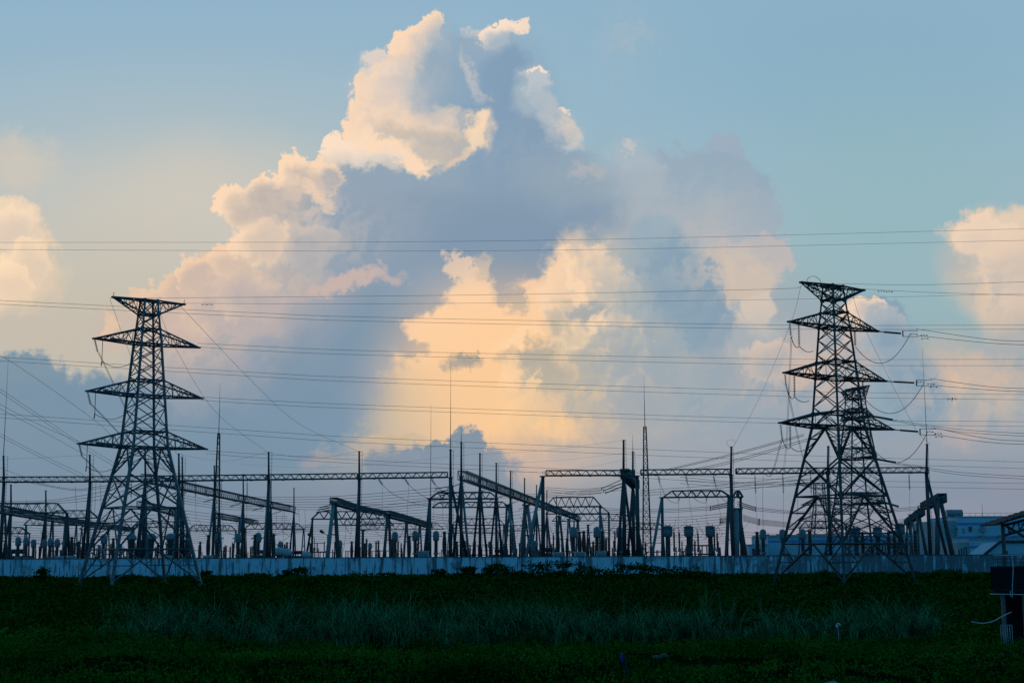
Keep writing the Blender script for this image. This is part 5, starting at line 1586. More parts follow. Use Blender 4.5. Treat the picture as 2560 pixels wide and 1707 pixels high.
jr = random.Random(17)
jx = sorted(jr.uniform(5, 1840) for _ in range(70))
NUM = ORD + ['%dth' % k for k in range(13, 90)]
for i, x in enumerate(jx):
    d = jr.uniform(220, 300); wd = jr.uniform(14, 46); y0, y1 = jr.uniform(1288, 1330), jr.uniform(1318, 1350)
    if jr.random() < .5: y0, y1 = y1, y0
    sg = jr.uniform(4, 14)
    wire([(x, y0, d), (x + wd * .35, (y0 * .65 + y1 * .35) + sg, d + 1), (x + wd * .7, (y0 * .3 + y1 * .7) + sg, d + 2), (x + wd, y1, d + 2)], '%s slack jumper cable between the yard equipment, counted from left' % NUM[i], 'slack jumper cables in the yard', .03, 'jumper_cable', 'cable', 6)
# ---------------------------------------------------------------- ground, wall, buildings, plants
from mathutils import noise as mnoise
def hgt(x, y):
    """relief of the field: a low weedy bank before the reeds, flat further off"""
    h = 0.10 * mnoise.noise(Vector((x * .35, y * .35, 3))) + 0.05 * mnoise.noise(Vector((x * 1.1, y * 1.1, 9)))
    h *= max(0.0, min(1.0, (75 - y) / 30)) if y > 45 else 1.0
    h += 0.22 * math.exp(-((y - 32.5 - 1.2 * mnoise.noise(Vector((x * .2, 0, 0)))) / 2.4) ** 2)
    if y < 28.6: h -= 0.05
    return h
m = bpy.data.materials.new('field_soil'); m.use_nodes = True
nt = m.node_tree; bs = nt.nodes['Principled BSDF']; bs.inputs['Roughness'].default_value = 1.0; bs.inputs['Specular IOR Level'].default_value = .0
tcn = nt.nodes.new('ShaderNodeTexCoord'); n1 = nt.nodes.new('ShaderNodeTexNoise'); n1.inputs['Scale'].default_value = .8; n1.inputs['Detail'].default_value = 8; n1.inputs['Roughness'].default_value = .65
nt.links.new(tcn.outputs['Object'], n1.inputs['Vector'])
rp_ = nt.nodes.new('ShaderNodeValToRGB'); cr = rp_.color_ramp
cr.elements[0].position = .35; cr.elements[0].color = (.003, .009, .002, 1); cr.elements[1].position = .86; cr.elements[1].color = (.045, .036, .027, 1)
e_ = cr.elements.new(.66); e_.color = (.006, .015, .004, 1)
nt.links.new(n1.outputs[0], rp_.inputs[0]); nt.links.new(rp_.outputs[0], bs.inputs['Base Color'])
bmp = nt.nodes.new('ShaderNodeBump'); bmp.inputs['Strength'].default_value = .6; nt.links.new(n1.outputs[0], bmp.inputs['Height']); nt.links.new(bmp.outputs[0], bs.inputs['Normal'])
M['soil'] = m
ys = [4, 8, 14, 20, 23] + [24 + .35 * i for i in range(75)] + [52, 56, 60, 66, 74, 84, 100, 125, 160, 200, 260, 400, 800, 1600, 4500]
xs = [-3200, -900, -300, -120, -60, -40, -30] + [-24 + .6 * i for i in range(81)] + [30, 40, 60, 120, 300, 900, 3200]
gb = MB()
for y in ys:
    for x in xs:
        gb.v.append((x, y, hgt(x, y) if y < 90 else 0.0))
nx = len(xs)
for j in range(len(ys) - 1):
    for i in range(nx - 1):
        a = j * nx + i
        gb.f.append((a, a + 1, a + nx + 1, a + nx)); gb.sm.append(True)
tag(gb.build('ground', M['soil']), kind='structure')
# trodden dirt strip along the bottom
pm = material('dirt_path', (.030, .024, .020), .95, 0, .6, 1.6, .5)
pb = MB()
px_ = [-12 + .5 * i for i in range(50)]
for k, yy in enumerate((24.0, 25.2, 26.2, 27.0, 27.75)):
    for x in px_:
        yv = yy + (.45 * mnoise.noise(Vector((x * .5, 5, 2))) if k == 4 else 0)
        pb.v.append((x, yv, hgt(x, yv) + .012))
for j in range(4):
    for i in range(len(px_) - 1):
        a = j * len(px_) + i
        pb.f.append((a, a + 1, a + len(px_) + 1, a + len(px_))); pb.sm.append(True)
tag(pb.build('path', pm), kind='structure')

# --- boundary wall
DW = 190.0
m = bpy.data.materials.new('stained_white_plaster'); m.use_nodes = True
nt = m.node_tree; bs = nt.nodes['Principled BSDF']; bs.inputs['Roughness'].default_value = .9
def N_(kind): return nt.nodes.new(kind)
tcn = N_('ShaderNodeTexCoord')
def nz(scale, st, det=6, rough=.6):
    mp = N_('ShaderNodeMapping'); mp.inputs['Scale'].default_value = st
    nt.links.new(tcn.outputs['Object'], mp.inputs[0])
    q = N_('ShaderNodeTexNoise'); q.inputs['Scale'].default_value = scale; q.inputs['Detail'].default_value = det; q.inputs['Roughness'].default_value = rough
    nt.links.new(mp.outputs[0], q.inputs['Vector']); return q.outputs[0]
def mt(op, a, b, c=None, cl=False):
    q = N_('ShaderNodeMath'); q.operation = op; q.use_clamp = cl
    for s_, v_ in zip(q.inputs, (a, b, c)):
        if v_ is None: continue
        if isinstance(v_, bpy.types.NodeSocket): nt.links.new(v_, s_)
        else: s_.default_value = v_
    return q.outputs[0]
def mr(v_, a, b):
    q = N_('ShaderNodeMapRange'); q.interpolation_type = 'SMOOTHSTEP'
    nt.links.new(v_, q.inputs[0]); q.inputs[1].default_value = a; q.inputs[2].default_value = b
    return q.outputs[0]
sx = N_('ShaderNodeSeparateXYZ'); nt.links.new(tcn.outputs['Object'], sx.inputs[0])
fine_ = nz(1.0, (5.5, 1, .35), 5, .6)
streak = mt('ADD', mt('MULTIPLY', nz(1.0, (1.3, 1, .14), 6, .65), .65), mt('MULTIPLY', fine_, .35))                 # runs of rain dirt below the coping
patch = nz(.35, (1, 1, 1.6), 7, .62)                    # mould patches
blocks = nz(1.5, (.5, 1, 1.6), 3)
far_r = mr(sx.outputs[0], 8, 52)                        # the right end is the oldest
thr = mt('MULTIPLY_ADD', far_r, -.07, .500)
d1 = mr(mt('SUBTRACT', streak, thr), -.015, .07)
d2 = mt('MULTIPLY', mr(mt('SUBTRACT', patch, mt('MULTIPLY_ADD', far_r, -.15, .57)), -.03, .12), .8)
d3 = mt('MULTIPLY', mr(blocks, .50, .68), mt('MULTIPLY_ADD', far_r, .45, .10))
dirt = mt('MAXIMUM', mt('MAXIMUM', mt('MULTIPLY', d1, .9), d2), d3)
mx = N_('ShaderNodeMix'); mx.data_type = 'RGBA'
nt.links.new(dirt, mx.inputs[0]); mx.inputs[6].default_value = (.46, .66, .76, 1); mx.inputs[7].default_value = (.09, .10, .105, 1)
nt.links.new(mx.outputs[2], bs.inputs['Base Color'])
M['plaster'] = m
wz = 2.36
wroot = empty('boundary_wall', (0, DW, 0), 0, 'long white stained boundary wall in front of the whole substation', 'wall')
x0w, x1w = -84.0, 84.0
joints = [-46, -27.4, -9.2, 4.6, 22.5, 40.8]
edges = [x0w] + joints + [x1w]
for i in range(len(edges) - 1):
    MB().box(((edges[i] + edges[i + 1]) / 2, .15, wz / 2 - .3), (edges[i + 1] - edges[i] - .05, .3, wz + .6)).build('wall_panel', M['plaster'], wroot)
MB().box((0, .15, wz + .04), (x1w - x0w, .46, .09)).build('coping', M['concrete'], wroot)

# --- buildings on the right
M['bwall'] = material('pale_render', (.36, .53, .60), .85, 0, .10, .25)
M['bside'] = material('grey_render', (.38, .42, .44), .85, 0, .12, .3)
M['bband'] = material('blue_band', (.10, .24, .52), .7, 0, .1, .5)
M['glassdark'] = material('dark_window', (.02, .03, .04), .2)
M['roofdark'] = material('dark_roof', (.03, .04, .045), .8, 0, .2, .5)
def bx(c0, c1):
    return MB().box([(a + b) / 2 for a, b in zip(c0, c1)], [abs(b - a) for a, b in zip(c0, c1)])
def block(d, xl, xr, ytop, depth, label, bands=(), name='factory_building', rail=False):
    o = ground_at(xl, d); w = ground_at(xr, d).x - o.x; h = zat(ytop, d, xl)
    root = empty(name, o, 0, label, 'building', 'factory buildings on the right')
    bx((0, 0, 0), (w, depth, h)).build('wall', M['bwall'], root)
    for (ya, yb) in bands:
        bx((-.05, -.06, zat(yb, d, xl)), (w + .05, .0, zat(ya, d, xl))).build('band', M['bband'], root)
    bx((-.15, -.2, h), (w + .15, depth + .15, h + .22)).build('parapet', M['bside'], root)
    if rail:
        rb = MB(); k = 0.0
        while k <= w:
            rb.tube((k, -.02, h + .2), (k, -.02, h + .95), .03, None, 4); k += 1.5
        rb.tube((0, -.02, h + .95), (w, -.02, h + .95), .035, None, 4)
        rb.build('railing', M['rod'], root)
    return root, w, h
b1, w1, h1 = block(380, 1921, 2408, 1341, 26, 'long low pale blue building with a blue band, behind the nearest right pylon', bands=((1350, 1355),))
bx((0, 8, h1), (w1 * .42, 25, h1 + .6)).build('roof_kerb', M['bside'], b1)
hh2 = zat(1330, 380, 2300)
bx((w1 * .70, 2, h1 + .2), (w1 - .3, 24, hh2)).build('upper_storey', M['bwall'], b1)
bx((w1 * .40, -.5, zat(1359, 380, 2200)), (w1, -.2, zat(1356.5, 380, 2200))).build('ledge', M['roofdark'], b1)
for i in range(9):
    xx = w1 * (.08 + .1 * i)
    f = bx((xx, -.10, 1.2), (xx + 1.8, -.02, 3.0)).build('window', M['bside'], b1)
    bx((xx + .12, -.13, 1.32), (xx + 1.68, -.105, 2.88)).build('pane', M['glassdark'], f)
cz = zat(1314, 380, 2350)
c0 = ground_at(2337, 380).x - b1.location.x; c1 = ground_at(2364, 380).x - b1.location.x
cp = MB().box(((c0 + c1) / 2, 6, cz - .35), (c1 - c0, 3, .7))
for t in (.1, .37, .63, .9):
    cp.box((lerp(c0, c1, t), 6, (cz + hh2) / 2), (.22, .22, cz - hh2))
cp.build('roof_tank', M['roofdark'], b1)
b1b, w1b, h1b = block(372, 1873, 1922, 1362, 12, 'small low annex at the left end of the long low building')
bx((.8, -.08, 2.0), (3.0, -.02, 4.2)).build('door', M['glassdark'], b1b)
b2, w2, h2 = block(345, 2397, 2640, 1292, 22, 'tall flat-roofed pale blue building with blue bands and a roof railing', bands=((1306, 1312), (1340, 1345)), rail=True)
bx((-4.5, 1.5, 0), (-.02, 21, h2 - .8)).build('side_wall', M['bside'], b2)
MB().tube((-1.6, 3, h2 + 1.0), (2.2, 3, h2 + 1.0), .9, None, 14).build('roof_tank', M['tank'], b2)
for (px, py) in ((2402, 1281), (2431, 1286), (2458, 1258), (2550, 1280)):
    q = at(px, py, 345) - b2.location
    MB().tube((q.x, 1, h2 + .2), (q.x, 1, q.z), .06, .03, 5).build('aerial', M['rod'], b2)
for (xa, xb, ya, yb) in ((2419, 2431, 1314, 1329), (2406, 2411, 1319, 1332), (2384, 2395, 1318, 1326)):
    p, q = at(xa, ya, 345) - b2.location, at(xb, yb, 345) - b2.location
    f = bx((p.x, -.12, q.z), (q.x, -.03, p.z)).build('window', M['bside'], b2)
    bx((p.x + .15, -.16, q.z + .15), (q.x - .15, -.125, p.z - .15)).build('pane', M['glassdark'], f)
q = at(2459, 1322, 344) - b2.location
MB().lathe([(.75, 0), (.72, .06), (.4, -.05), (.05, -.12)], (q.x, -.5, q.z), 12, (.2, -1, .3)).tube((q.x, -.4, q.z), (q.x, 0, q.z - 1.2), .06).build('satellite_dish', M['tank'], b2)
for xx in (2455, 2500, 2540):
    q = at(xx, 1342, 345) - b2.location
    MB().box((q.x, -.5, q.z), (1.2, .7, .9)).build('air_conditioner', M['tank'], b2)
b3, w3, h3 = block(300, 2425, 2640, 1348, 14, 'lower pale blue block with a blue band at the foot of the tall building', bands=((1363, 1369),))
bx((-2.4, .5, 0), (-.02, 13, h3 - .5)).build('side_wall', M['bside'], b3)
for i in range(4):
    bx((-2.2 + i * .5, .42, 0), (-1.95 + i * .5, .48, 3.5 + .2 * i)).build('window', M['glassdark'], b3)
# gabled house
dg = 250
o = ground_at(2460, dg); hw_ = ground_at(2542, dg).x - o.x
root = empty('gabled_house', o, 0, 'low gabled house with a dark roof edge beside the shelter post', 'house')
za, zb = zat(1355, dg, 2500), zat(1387, dg, 2460)
xa, xb = ground_at(2501, dg).x - o.x, ground_at(2533, dg).x - o.x
g = MB()
for yy in (0, 9):
    g.v += [(0, yy, -.5), (hw_ + 4, yy, -.5), (hw_ + 4, yy, za), (xa, yy, za), (0, yy, zb)]
g.f = [(0, 1, 2, 3, 4), (9, 8, 7, 6, 5), (0, 4, 9, 5), (4, 3, 8, 9), (3, 2, 7, 8), (2, 1, 6, 7)]; g.sm = [False] * 6
g.build('wall', M['bwall'], root)
MB().path([(-.6, -.25, zb - .35), (xa, -.25, za + .12), (xb + 3, -.25, za + .12)], .28, 4).build('roof', M['roofdark'], root)
p = at(2507, 1376, dg) - o; q = at(2519, 1387, dg) - o
f = bx((p.x, -.1, q.z - .4), (q.x, -.03, p.z)).build('window', M['roofdark'], root)
bx((p.x + .1, -.14, q.z - .3), (q.x - .1, -.105, p.z - .1)).build('pane', M['glassdark'], f)

# --- tin-roofed shelter, hut, rails
ds = 62.0
o = ground_at(2511, ds)
root = empty('open_shelter', o, 0, 'open shelter with a dark sloping tin roof on a post at the right edge', 'shelter')
Lp, Rp = at(2480, 1311, ds) - o, at(2600, 1273, ds) - o
rf = MB(); nrib = 16
for i in range(nrib):
    t0, t1 = i / nrib, (i + 1) / nrib
    a, b_ = Lp.lerp(Rp, t0), Lp.lerp(Rp, t1)
    rf.quadbox([a + Vector((0, -.5, -.05)), a + Vector((0, 1.6, -.05)), b_ + Vector((0, 1.6, -.05)), b_ + Vector((0, -.5, -.05)),
                a + Vector((0, -.5, .03)), a + Vector((0, 1.6, .03)), b_ + Vector((0, 1.6, .03 + .04 * (i % 2))), b_ + Vector((0, -.5, .03 + .04 * (i % 2)))])
rf.build('roof', material('rusty_tin', (.008, .008, .008), .8, .2, .5, 2), root)
sm_ = M['darksteel']
def S(px, py): return at(px, py, ds) - o
MB().bar((0, 0, 0), (0, 0, S(2511, 1308).z), .12).build('post', sm_, root)
tb = MB()
tb.bar(S(2511, 1312), S(2600, 1290), .08); tb.bar(S(2513, 1337), S(2600, 1312), .08)
tb.bar(S(2514, 1313), S(2600, 1365), .08)
for (a, b_) in (((2519, 1310), (2523, 1333)), ((2539, 1305), (2523, 1333)), ((2545, 1303), (2549, 1326)), ((2565, 1298), (2549, 1326))):
    tb.bar(S(*a), S(*b_), .045)
tb.build('roof_truss', sm_, root)
dh = 38.0
o = ground_at(2483, dh)
hz = zat(1416, dh, 2483)
hutm = material('sooty_concrete', (.006, .012, .016), 1.0, 0, .5, 1.5, .3, 0.0)
root = empty('concrete_hut', o, 0, 'dark concrete hut with a projecting ledge at the right edge', 'hut')
lz = zat(1478, dh, 2483)
bx((0, 0, lz + .05), (4.0, .3, hz)).build('wall', hutm, root)
bx((.25, .22, -.3), (4.0, .3, lz - .07)).build('back_wall', hutm, root)
for xx in (.06, .62, 1.45, 2.4):
    bx((xx, -.30, -.3), (xx + .09, -.21, lz - .065)).build('post', M['concrete'], root)
bx((-.04, -.35, lz - .06), (4.0, -.003, lz + .04)).build('ledge', hutm, root)
bx((.75, .17, -.1), (1.35, .215, lz - .25)).build('door', M['roofdark'], root)
p0, p1 = at(2475, 1484, dh - .5), at(2575, 1486, dh - .5)
o2 = p0.copy()
pz = MB().tube((0, 0, 0), p1 - p0, .014, None, 8)
tag(pz.build('ledge_pipe', material('shiny_pipe', (.55, .52, .48), .25, .9), None, o2), 'shiny horizontal pipe lying along the ledge of the dark hut', 'pipe', None, 'thing')
whm = material('white_plastic', (.48, .50, .49), .6)
r0 = at(2483, 1388, 40.0)
root = empty('top_rail', r0, 0, 'thin whitish rail and wire mesh above the dark hut', 'railing')
r1 = at(2600, 1386, 40.0) - r0
MB().tube((0, 0, 0), r1, .013, None, 6).build('rail', whm, root)
fm = MB(); zb = zat(1416, 40, 2483) - r0.z
for i in range(12):
    x = r1.x * i / 11
    fm.tube((x, .02, -.02), (x, .02, zb), .008, None, 4)
for k in range(3):
    fm.tube((0, .02, zb * (k + 1) / 3.2), (r1.x, .02, zb * (k + 1) / 3.2), .007, None, 4)
fm.build('mesh', M['rod'], root)
p = at(2530, 1389, 37.5)
tag(MB().path([Vector((0, 0, 0)), at(2533, 1420, 37.5) - p, at(2531, 1460, 37.5) - p, at(2531, 1494, 37.5) - p, at(2527, 1490, 37.5) - p, at(2526, 1476, 37.5) - p], .010, 5).build('drain_tube', whm, None, p),
    'thin pale tube hanging down the front of the dark hut', 'tube', None, 'thing')
p = at(2428, 1553, 36.5)
tag(MB().path([q - p for q in spline([at(2428, 1553, 36.5), at(2455, 1557, 36.6), at(2482, 1552, 36.8), at(2505, 1540, 37.0), at(2528, 1529, 37.4)], 8)], .012, 5).build('hose', whm, None, p),
    'pale drooping hose leading from the weeds to the dark hut', 'hose', None, 'thing')
p = ground_at(2492, 36)
root = empty('metal_rack', p, 0, 'small barred metal rack leaning before the dark hut', 'rack')
zt_, zb_ = zat(1562, 36, 2500), .15
wr_ = ground_at(2520, 36).x - p.x
fr = MB()
fr.tube((0, 0, zt_), (wr_, 0, zt_), .012, None, 5).tube((0, 0, zb_), (wr_, 0, zb_), .012, None, 5)
fr.build('frame', M['tank'], root)
bs_ = MB()
for i in range(6): bs_.tube((wr_ * i / 5, 0, zb_), (wr_ * i / 5, 0, zt_), .010, None, 5)
bs_.build('bars', M['tank'], root)

# --- small things in the weeds
p = ground_at(2090, 38); p.z = hgt(p.x, 38)
root = empty('marker_post', p, 0, 'thin marker post with a small white hooked cap in front of the right reeds', 'post')
zt_ = zat(1563, 38, 2090) - p.z
MB().tube((0, 0, 0), (-.02, 0, zt_), .012, .010, 6).build('pole', whm if False else M['tank'], root)
MB().path([Vector((-.06, 0, zt_ - .03)), Vector((-.05, 0, zt_ + .03)), Vector((-.01, 0, zt_ + .06)), Vector((.03, 0, zt_ + .03)), Vector((.035, 0, zt_ - .01))], .02, 6).box((-.05, -.01, zt_ - .01), (.05, .04, .06)).build('cap', whm, root)
p = ground_at(1563, 28.2); p.z = hgt(p.x, 28.2)
root = empty('stump_post', p, 0, 'leaning dark post with a blue rag hung on top, beside the dirt path', 'post')
t0 = at(1555, 1634, 28.2) - p
MB().path([Vector((0, 0, -.05)), Vector((-.01, 0, t0.z * .45)), t0 + Vector((.02, 0, 0))], .035, 7).build('stake', material('black_wood', (.012, .011, .014), .9), root)
rg = MB(); rg.lathe([(.02, .02), (.04, -.02), (.045, -.07), (.035, -.14), (.02, -.17)], t0, 10)
rg.build('rag', material('blue_cloth', (.004, .03, .16), .8), root)
p = ground_at(2066, 27.9); p.z = hgt(p.x, 27.9) + .05
root = empty('plastic_bottle', p, .1, 'white plastic bottle lying on the dirt at the bottom right', 'bottle')
MB().lathe([(.042, -.09), (.046, -.08), (.046, .06), (.02, .10)], (0, 0, 0), 12, (1, 0, .1)).build('body', whm, root)
MB().lathe([(.018, .10), (.018, .13)], (0, 0, 0), 10, (1, 0, .1)).build('cap', M['tank'], root)
p = ground_at(2045, 28); p.z = hgt(p.x, 28) + .02
tag(MB().quadbox([(-.11, -.02, 0), (-.11, .03, 0), (.10, .03, .02), (.10, -.02, .02), (-.11, -.02, .015), (-.11, .03, .015), (.10, .03, .04), (.10, -.02, .04)]) or None) if False else None
sl = MB(); sl.quadbox([(-.11, -.03, 0), (-.11, .03, 0), (.10, .03, .02), (.10, -.03, .02), (-.11, -.03, .02), (-.11, .03, .02), (.10, .03, .045), (.10, -.03, .045)])
tag(sl.build('wood_scrap', material('pale_wood', (.35, .33, .28), .8), None, p), 'pale flat scrap lying left of the white bottle', 'scrap', None, 'thing')
def rock(px, d, s, label, i):
    r_ = random.Random(i)
    bmr = bmesh.new(); bmesh.ops.create_icosphere(bmr, subdivisions=2, radius=1)
    for v in bmr.verts:
        v.co *= 1 + .25 * mnoise.noise(v.co * 1.4 + Vector((i * 7.1, 0, 0)))
        v.co = Vector((v.co.x * s[0], v.co.y * s[1], v.co.z * s[2]))
    me = bpy.data.meshes.new('rock'); bmr.to_mesh(me); bmr.free()
    me.materials.append(M['rock'])
    o_ = bpy.data.objects.new('rock', me); COL.objects.link(o_)
    p_ = ground_at(px, d); p_.z = hgt(p_.x, d) + s[2] * .25
    o_.location = p_; o_.rotation_euler = (0, 0, r_.uniform(0, 6))
    tag(o_, label, 'rock', 'pale rocks in the weeds', 'thing')
M['rock'] = material('pale_stone', (.055, .062, .060), .9, 0, .4, 3, .4)
for i, (px, d, s, lb) in enumerate(((1636, 33, (.30, .2, .10), 'pale broken rock right of the blue rag post'), (1655, 33.4, (.2, .15, .09), 'smaller pale rock right of the blue rag post'), (826, 36.5, (.28, .2, .08), 'flat pale rock under the tallest reeds'),
                                   (380, 37.5, (.33, .2, .08), 'flat grey rock in front of the left reeds'), (1040, 29.4, (.14, .1, .09), 'small upright rock above the dirt path, left of middle'), (1230, 36, (.3, .2, .06), 'low flat rock before the middle reeds'),
                                   (2418, 36, (.42, .25, .06), 'flat pinkish slab in the grass before the dark hut'), (2003, 37.2, (.4, .2, .05), 'flat pale slab left of the thin marker post'), (1780, 31, (.16, .12, .07), 'small brown rock in the bare soil right of middle'), (2018, 28, (.10, .08, .06), 'small grey stone left of the wood scrap'))):
    rock(px, d, [k * .62 for k in s], lb, i)

# --- plants
def leafmat(name, a, b, scale=1.2):
    m = bpy.data.materials.new(name); m.use_nodes = True
    nt = m.node_tree; bs = nt.nodes['Principled BSDF']; bs.inputs['Roughness'].default_value = .6
    bs.inputs['Specular IOR Level'].default_value = .0
    t = nt.nodes.new('ShaderNodeTexCoord'); n = nt.nodes.new('ShaderNodeTexNoise'); n.inputs['Scale'].default_value = scale; n.inputs['Detail'].default_value = 4
    r = nt.nodes.new('ShaderNodeValToRGB'); r.color_ramp.elements[0].position = .35; r.color_ramp.elements[1].position = .68
    r.color_ramp.elements[0].color = (*a, 1); r.color_ramp.elements[1].color = (*b, 1)
    nt.links.new(t.outputs['Object'], n.inputs['Vector']); nt.links.new(n.outputs[0], r.inputs[0]); nt.links.new(r.outputs[0], bs.inputs['Base Color'])
    return m
M['shrub'] = leafmat('shrub_leaves', (.004, .026, .002), (.028, .092, .009), .22)
M['reed'] = leafmat('reed_blades', (.006, .040, .010), (.110, .270, .115), 2.6)
M['grass'] = leafmat('weed_leaves', (.008, .050, .002), (.050, .150, .016), .30)
M['stem'] = material('twig', (.03, .028, .02), .9)
pr_ = random.Random(21)
def leaf(mb, c, size, up=0.4, R=pr_):
    a = Vector((R.gauss(0, 1), R.gauss(0, 1), R.gauss(0, .7) + up)); a.normalize()
    b_ = a.cross(Vector((R.gauss(0, 1), R.gauss(0, 1), R.gauss(0, 1)))).normalized()
    o_ = len(mb.v); w = size * .38
    mb.v += [tuple(c), tuple(c + a * size * .5 + b_ * w), tuple(c + a * size), tuple(c + a * size * .5 - b_ * w)]
    mb.f.append((o_, o_ + 1, o_ + 2, o_ + 3)); mb.sm.append(False)
def clump(mb, c, rx, rz, n, size, R=pr_):
    for _ in range(n):
        d_ = Vector((R.gauss(0, 1), R.gauss(0, 1), R.gauss(0, 1))); d_.normalize()
        q = (.45 + .55 * R.random())
        leaf(mb, c + Vector((d_.x * rx * q, d_.y * rx * q, max(-.1, d_.z) * rz * q)), size * R.uniform(.6, 1.3))
# undergrowth from the reeds back to the wall
ug = MB()
for i in range(3400):
    d = 1.0 / pr_.uniform(1 / 186, 1 / 45)                # even over the picture
    px = pr_.uniform(-40, 2600)
    p = ground_at(px, d)
    lump = mnoise.noise(Vector((p.x * .16, d * .16, 4.2)))
    top = CAMZ - (60 - 16 * max(0, lump) + 10 * mnoise.noise(Vector((px * .006, d * .05, 0)))) * d / F
    h = max(.16, min(1.3, top)) * pr_.uniform(.55, 1.0) * (.62 + 1.15 * max(-.35, lump))
    sz = lerp(.12, .34, (d - 44) / 141)
    r = lerp(.6, 2.4, (d - 44) / 141) * pr_.uniform(.6, 1.2)
    p.z = h * .42
    clump(ug, p, r, h * .62, int(32 * pr_.uniform(.6, 1.3)), sz)
for i in range(420):                                      # ragged scrub along the wall foot
    px = pr_.uniform(-40, 2490); d = pr_.uniform(150, 186)
    n_ = mnoise.noise(Vector((px * .011, 3.3, 0))) + .5 * mnoise.noise(Vector((px * .045, 8.1, 0)))
    h = max(.10, .30 + .75 * n_) * pr_.uniform(.5, 1.2)
    p = ground_at(px, d); p.z = h * .45
    clump(ug, p, pr_.uniform(.6, 1.6), h * .65, 26, .26)
tag(ug.build('undergrowth', M['shrub']), 'dark green undergrowth between the reeds and the white wall', 'undergrowth', None, 'stuff')
# shrubs that stand out against the wall
SH = [(1348, 1411, 150, 1.9, 1.0), (1430, 1410, 150, 1.7, 1.0), (1499, 1424, 140, 1.9, .8), (1560, 1412, 150, 2.0, 1.0), (1606, 1420, 145, 1.5, .9), (1682, 1423, 150, 2.6, .8), (1248, 1414, 160, 1.4, 1.0), (1233, 1422, 150, 1.3, .8),
      (1161, 1424, 165, .8, .8), (1178, 1421, 165, .7, .9), (1093, 1429, 165, .8, .6), (744, 1425, 165, 1.2, .8), (717, 1430, 165, .7, .6), (520, 1432, 165, .7, .6), (114, 1424, 160, .9, .9), (1740, 1432, 150, 1.5, .6), (1290, 1432, 150, 1.5, .6), (1395, 1430, 145, 1.3, .6), (2000, 1446, 130, 2.0, .6), (960, 1436, 160, 1.6, .5), (640, 1438, 155, 1.5, .5), (330, 1440, 140, 1.5, .5)]
SL = ['round dark shrub before the wall, below the stout square-topped column', 'dark shrub with a pointed top, below the trapezoid beams', 'low wide shrub before the wall, left of the twin A-frames', 'largest dark shrub before the wall, below the twin A-frames',
      'dark shrub touching the right side of the largest shrub', 'wide low shrub before the wall, left of the ringed column', 'feathery shrub before the wall, below the receding row', 'low shrub left of the feathery one below the receding row',
      'thin sprig before the wall, below the tall rod column', 'taller thin sprig just right of the tall rod column', 'tiny sprig before the wall, left of the tall rod column', 'bushy sprig before the wall, right of the second column from left pylon',
      'tiny sprig left of the bushy sprig before the wall', 'tiny sprig just right of the left pylon feet', 'grassy sprig before the wall, left of the left pylon', 'low shrub at the wall foot, left of the ringed column base',
      'low shrub at the wall foot, below the receding row end', 'low shrub between two pointed shrubs before the wall', 'low shrub at the left foot of the nearest right pylon', 'flat low shrub at the wall foot, mid left', 'flat low shrub right of the left pylon', 'flat low shrub between the left pylon feet']
for i, (px, yt, d, r, dens) in enumerate(SH):
    r *= 1.3; yt -= 3
    p = ground_at(px, d); zt_ = zat(yt, d, px)
    root = empty('shrub', p, 0, SL[i], 'shrub', 'shrubs in front of the wall')
    st = MB(); cr_ = MB(); R = random.Random(100 + i)
    for k in range(6):
        t = R.uniform(-.6, .6) * r
        tp = Vector((t, R.uniform(-.4, .4) * r, zt_ * R.uniform(.6, .95)))
        st.tube((t * .3, 0, -.1), tp, .03, .012, 5)
        clump(cr_, tp, r * .45, zt_ * .30, int(45 * dens), .26, R)
    for k in range(9):
        q_ = R.uniform(-1, 1)
        clump(cr_, Vector((q_ * r, R.uniform(-.4, .4) * r, zt_ * (.45 - .25 * abs(q_)) * R.uniform(.6, 1.3))), r * R.uniform(.25, .45), zt_ * R.uniform(.2, .42), int(42 * dens), .24, R)
    clump(cr_, Vector((R.uniform(-.3, .3) * r, 0, zt_ * .86)), r * .28, zt_ * .18, int(50 * dens), .22, R)
    st.build('stems', M['stem'], root); cr_.build('foliage', M['shrub'], root)
# reeds (silver grass) in long beds
def blade(mb, base, az, L_, bend, w, R):
    dx, dy = math.cos(az), math.sin(az)
    sd_ = Vector((-dy, dx, 0)) * w
    o_ = len(mb.v); n = 4
    for k in range(n + 1):
        t = k / n
        out = bend * t * t * L_ * .75
        z = L_ * (t - .42 * bend * t * t * t)
        c = base + Vector((dx * out, dy * out, z))
        q = sd_ * (1 - t * .92)
        mb.v += [tuple(c - q), tuple(c + q)]
    for k in range(n):
        a = o_ + 2 * k
        mb.f.append((a, a + 1, a + 3, a + 2)); mb.sm.append(True)
rd = MB(); R = random.Random(5)
def bed(x0, x1, d0, d1, n, prof):
    for _ in range(n):
        px = R.uniform(x0, x1); d = R.uniform(d0, d1)
        p = ground_at(px, d); p.z = hgt(p.x, d)
        lump = mnoise.noise(Vector((p.x * .55, d * .55, 7.7)))
        if lump < -.28 and R.random() < .75: continue
        H = prof(px) * (1.12 + .75 * lump) * R.uniform(.62, 1.1)
        for b_ in range(R.randint(16, 24)):
            q = p + Vector((R.gauss(0, .10), R.gauss(0, .10), 0))
            blade(rd, q, R.uniform(0, 6.283), H * R.uniform(.55, 1.15), R.uniform(.4, 1.45), R.choice((.011, .014, .024)), R)
def interp(tbl):
    def f(x):
        for (a, ya), (b_, yb) in zip(tbl, tbl[1:]):
            if x <= b_: return lerp(ya, yb, max(0, (x - a) / (b_ - a)))
        return tbl[-1][1]
    return f
bed(255, 560, 41, 50, 190, interp([(255, .6), (300, 1.05), (360, 1.25), (450, 1.3), (520, 1.05), (560, .8)]))
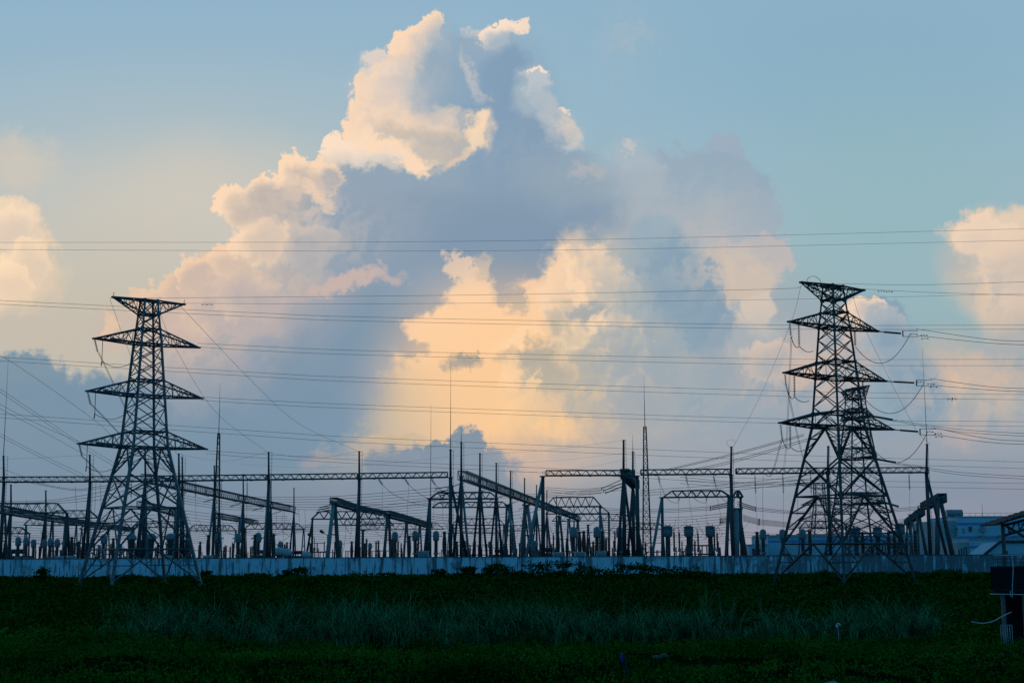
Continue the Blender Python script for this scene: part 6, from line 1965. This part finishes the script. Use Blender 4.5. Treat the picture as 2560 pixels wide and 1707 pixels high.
bed(560, 1700, 39.5, 49, 700, interp([(560, .75), (640, 1.0), (760, 1.2), (860, 1.45), (940, 1.35), (1050, 1.05), (1180, 1.0), (1330, 1.15), (1440, 1.0), (1560, .95), (1640, .95), (1700, .8)]))
bed(1690, 2350, 41, 50, 360, interp([(1690, .9), (1780, .7), (1850, .5), (1920, .8), (2060, .85), (2150, 1.05), (2250, 1.2), (2320, 1.05), (2350, .7)]))
for _ in range(46):
    px = R.uniform(280, 2330); p = ground_at(px, R.uniform(42, 48))
    for b_ in range(12):
        blade(rd, p + Vector((R.gauss(0, .06), R.gauss(0, .06), 0)), R.uniform(0, 6.28), R.uniform(1.3, 1.95), R.uniform(.3, 1.1), .017, R)
tag(rd.build('reeds', M['reed']), 'long bed of drooping silver-green reeds across the middle of the field', 'reeds', None, 'stuff')
# weeds and short grass on the bank
gr = MB()
for i in range(4200):
    d = 27.4 + 15 * (pr_.random() ** 1.15)
    px = pr_.uniform(-60, 2620)
    p = ground_at(px, d); p.z = hgt(p.x, d)
    g_ = mnoise.noise(Vector((p.x * .45, d * .45, 1.5)))
    if g_ < -.34 and d < 34 and abs(px - 1750) < 420: continue
    if d < 28.0 and pr_.random() < .6: continue
    h = (.14 + .22 * max(0, g_ + .2)) * pr_.uniform(.6, 1.3)
    if px < 560 and d > 34: h *= 1.7
    if px > 2300: h *= 1.3
    p.z += h * .35
    clump(gr, p, .22 * pr_.uniform(.6, 1.4), h * .7, 12, .075)
    for k in range(3):
        blade(gr, p + Vector((pr_.gauss(0, .12), pr_.gauss(0, .12), -h * .35)), pr_.uniform(0, 6.28), h * 1.6, pr_.uniform(.3, 1.0), .006, pr_)
tag(gr.build('grass', M['grass']), 'low weedy grass over the bank along the bottom', 'grass', None, 'stuff')
# weeds behind and around the left reeds, brighter, and by the hut
wd = MB()
for i in range(500):
    px = pr_.uniform(-60, 330) if i < 330 else pr_.uniform(2330, 2500)
    d = pr_.uniform(40, 60); p = ground_at(px, d); h = pr_.uniform(.25, .6)
    p.z = h * .5
    clump(wd, p, .4, h * .6, 22, .12)
tag(wd.build('weeds', M['grass']), 'brighter leafy weeds at the left edge and beside the hut', 'weeds', None, 'stuff')
# dragonfly
p = at(2380, 999.5, 8.0)
root = empty('dragonfly', p, 0, 'tiny dragonfly hovering in the sky right of the nearest right pylon', 'insect')
bd = MB(); bd.lathe([(.001, -.012), (.0016, -.010), (.0022, .003), (.0036, .006), (.0036, .011), (.003, .014), (.001, .0155)], (0, 0, 0), 8, (.25, .3, 1))
bd.build('body', material('insect_body', (.01, .012, .01), .5), root)
wm = material('insect_wing', (.30, .30, .16), .4)
wm.node_tree.nodes['Principled BSDF'].inputs['Alpha'].default_value = .22
for s in (-1, 1):
    for k, dz_ in enumerate((.008, .005)):
        w_ = MB(); w_.quadbox([(s * .002, -.0002, dz_), (s * .018, -.0002, dz_ + .0045 - k * .003), (s * .036, -.0002, dz_ + .001 - k * .006), (s * .018, -.0002, dz_ - .005 - k * .002),
                              (s * .002, .0002, dz_), (s * .018, .0002, dz_ + .0045 - k * .003), (s * .036, .0002, dz_ + .001 - k * .006), (s * .018, .0002, dz_ - .005 - k * .002)])
        w_.build('wing', wm, root)
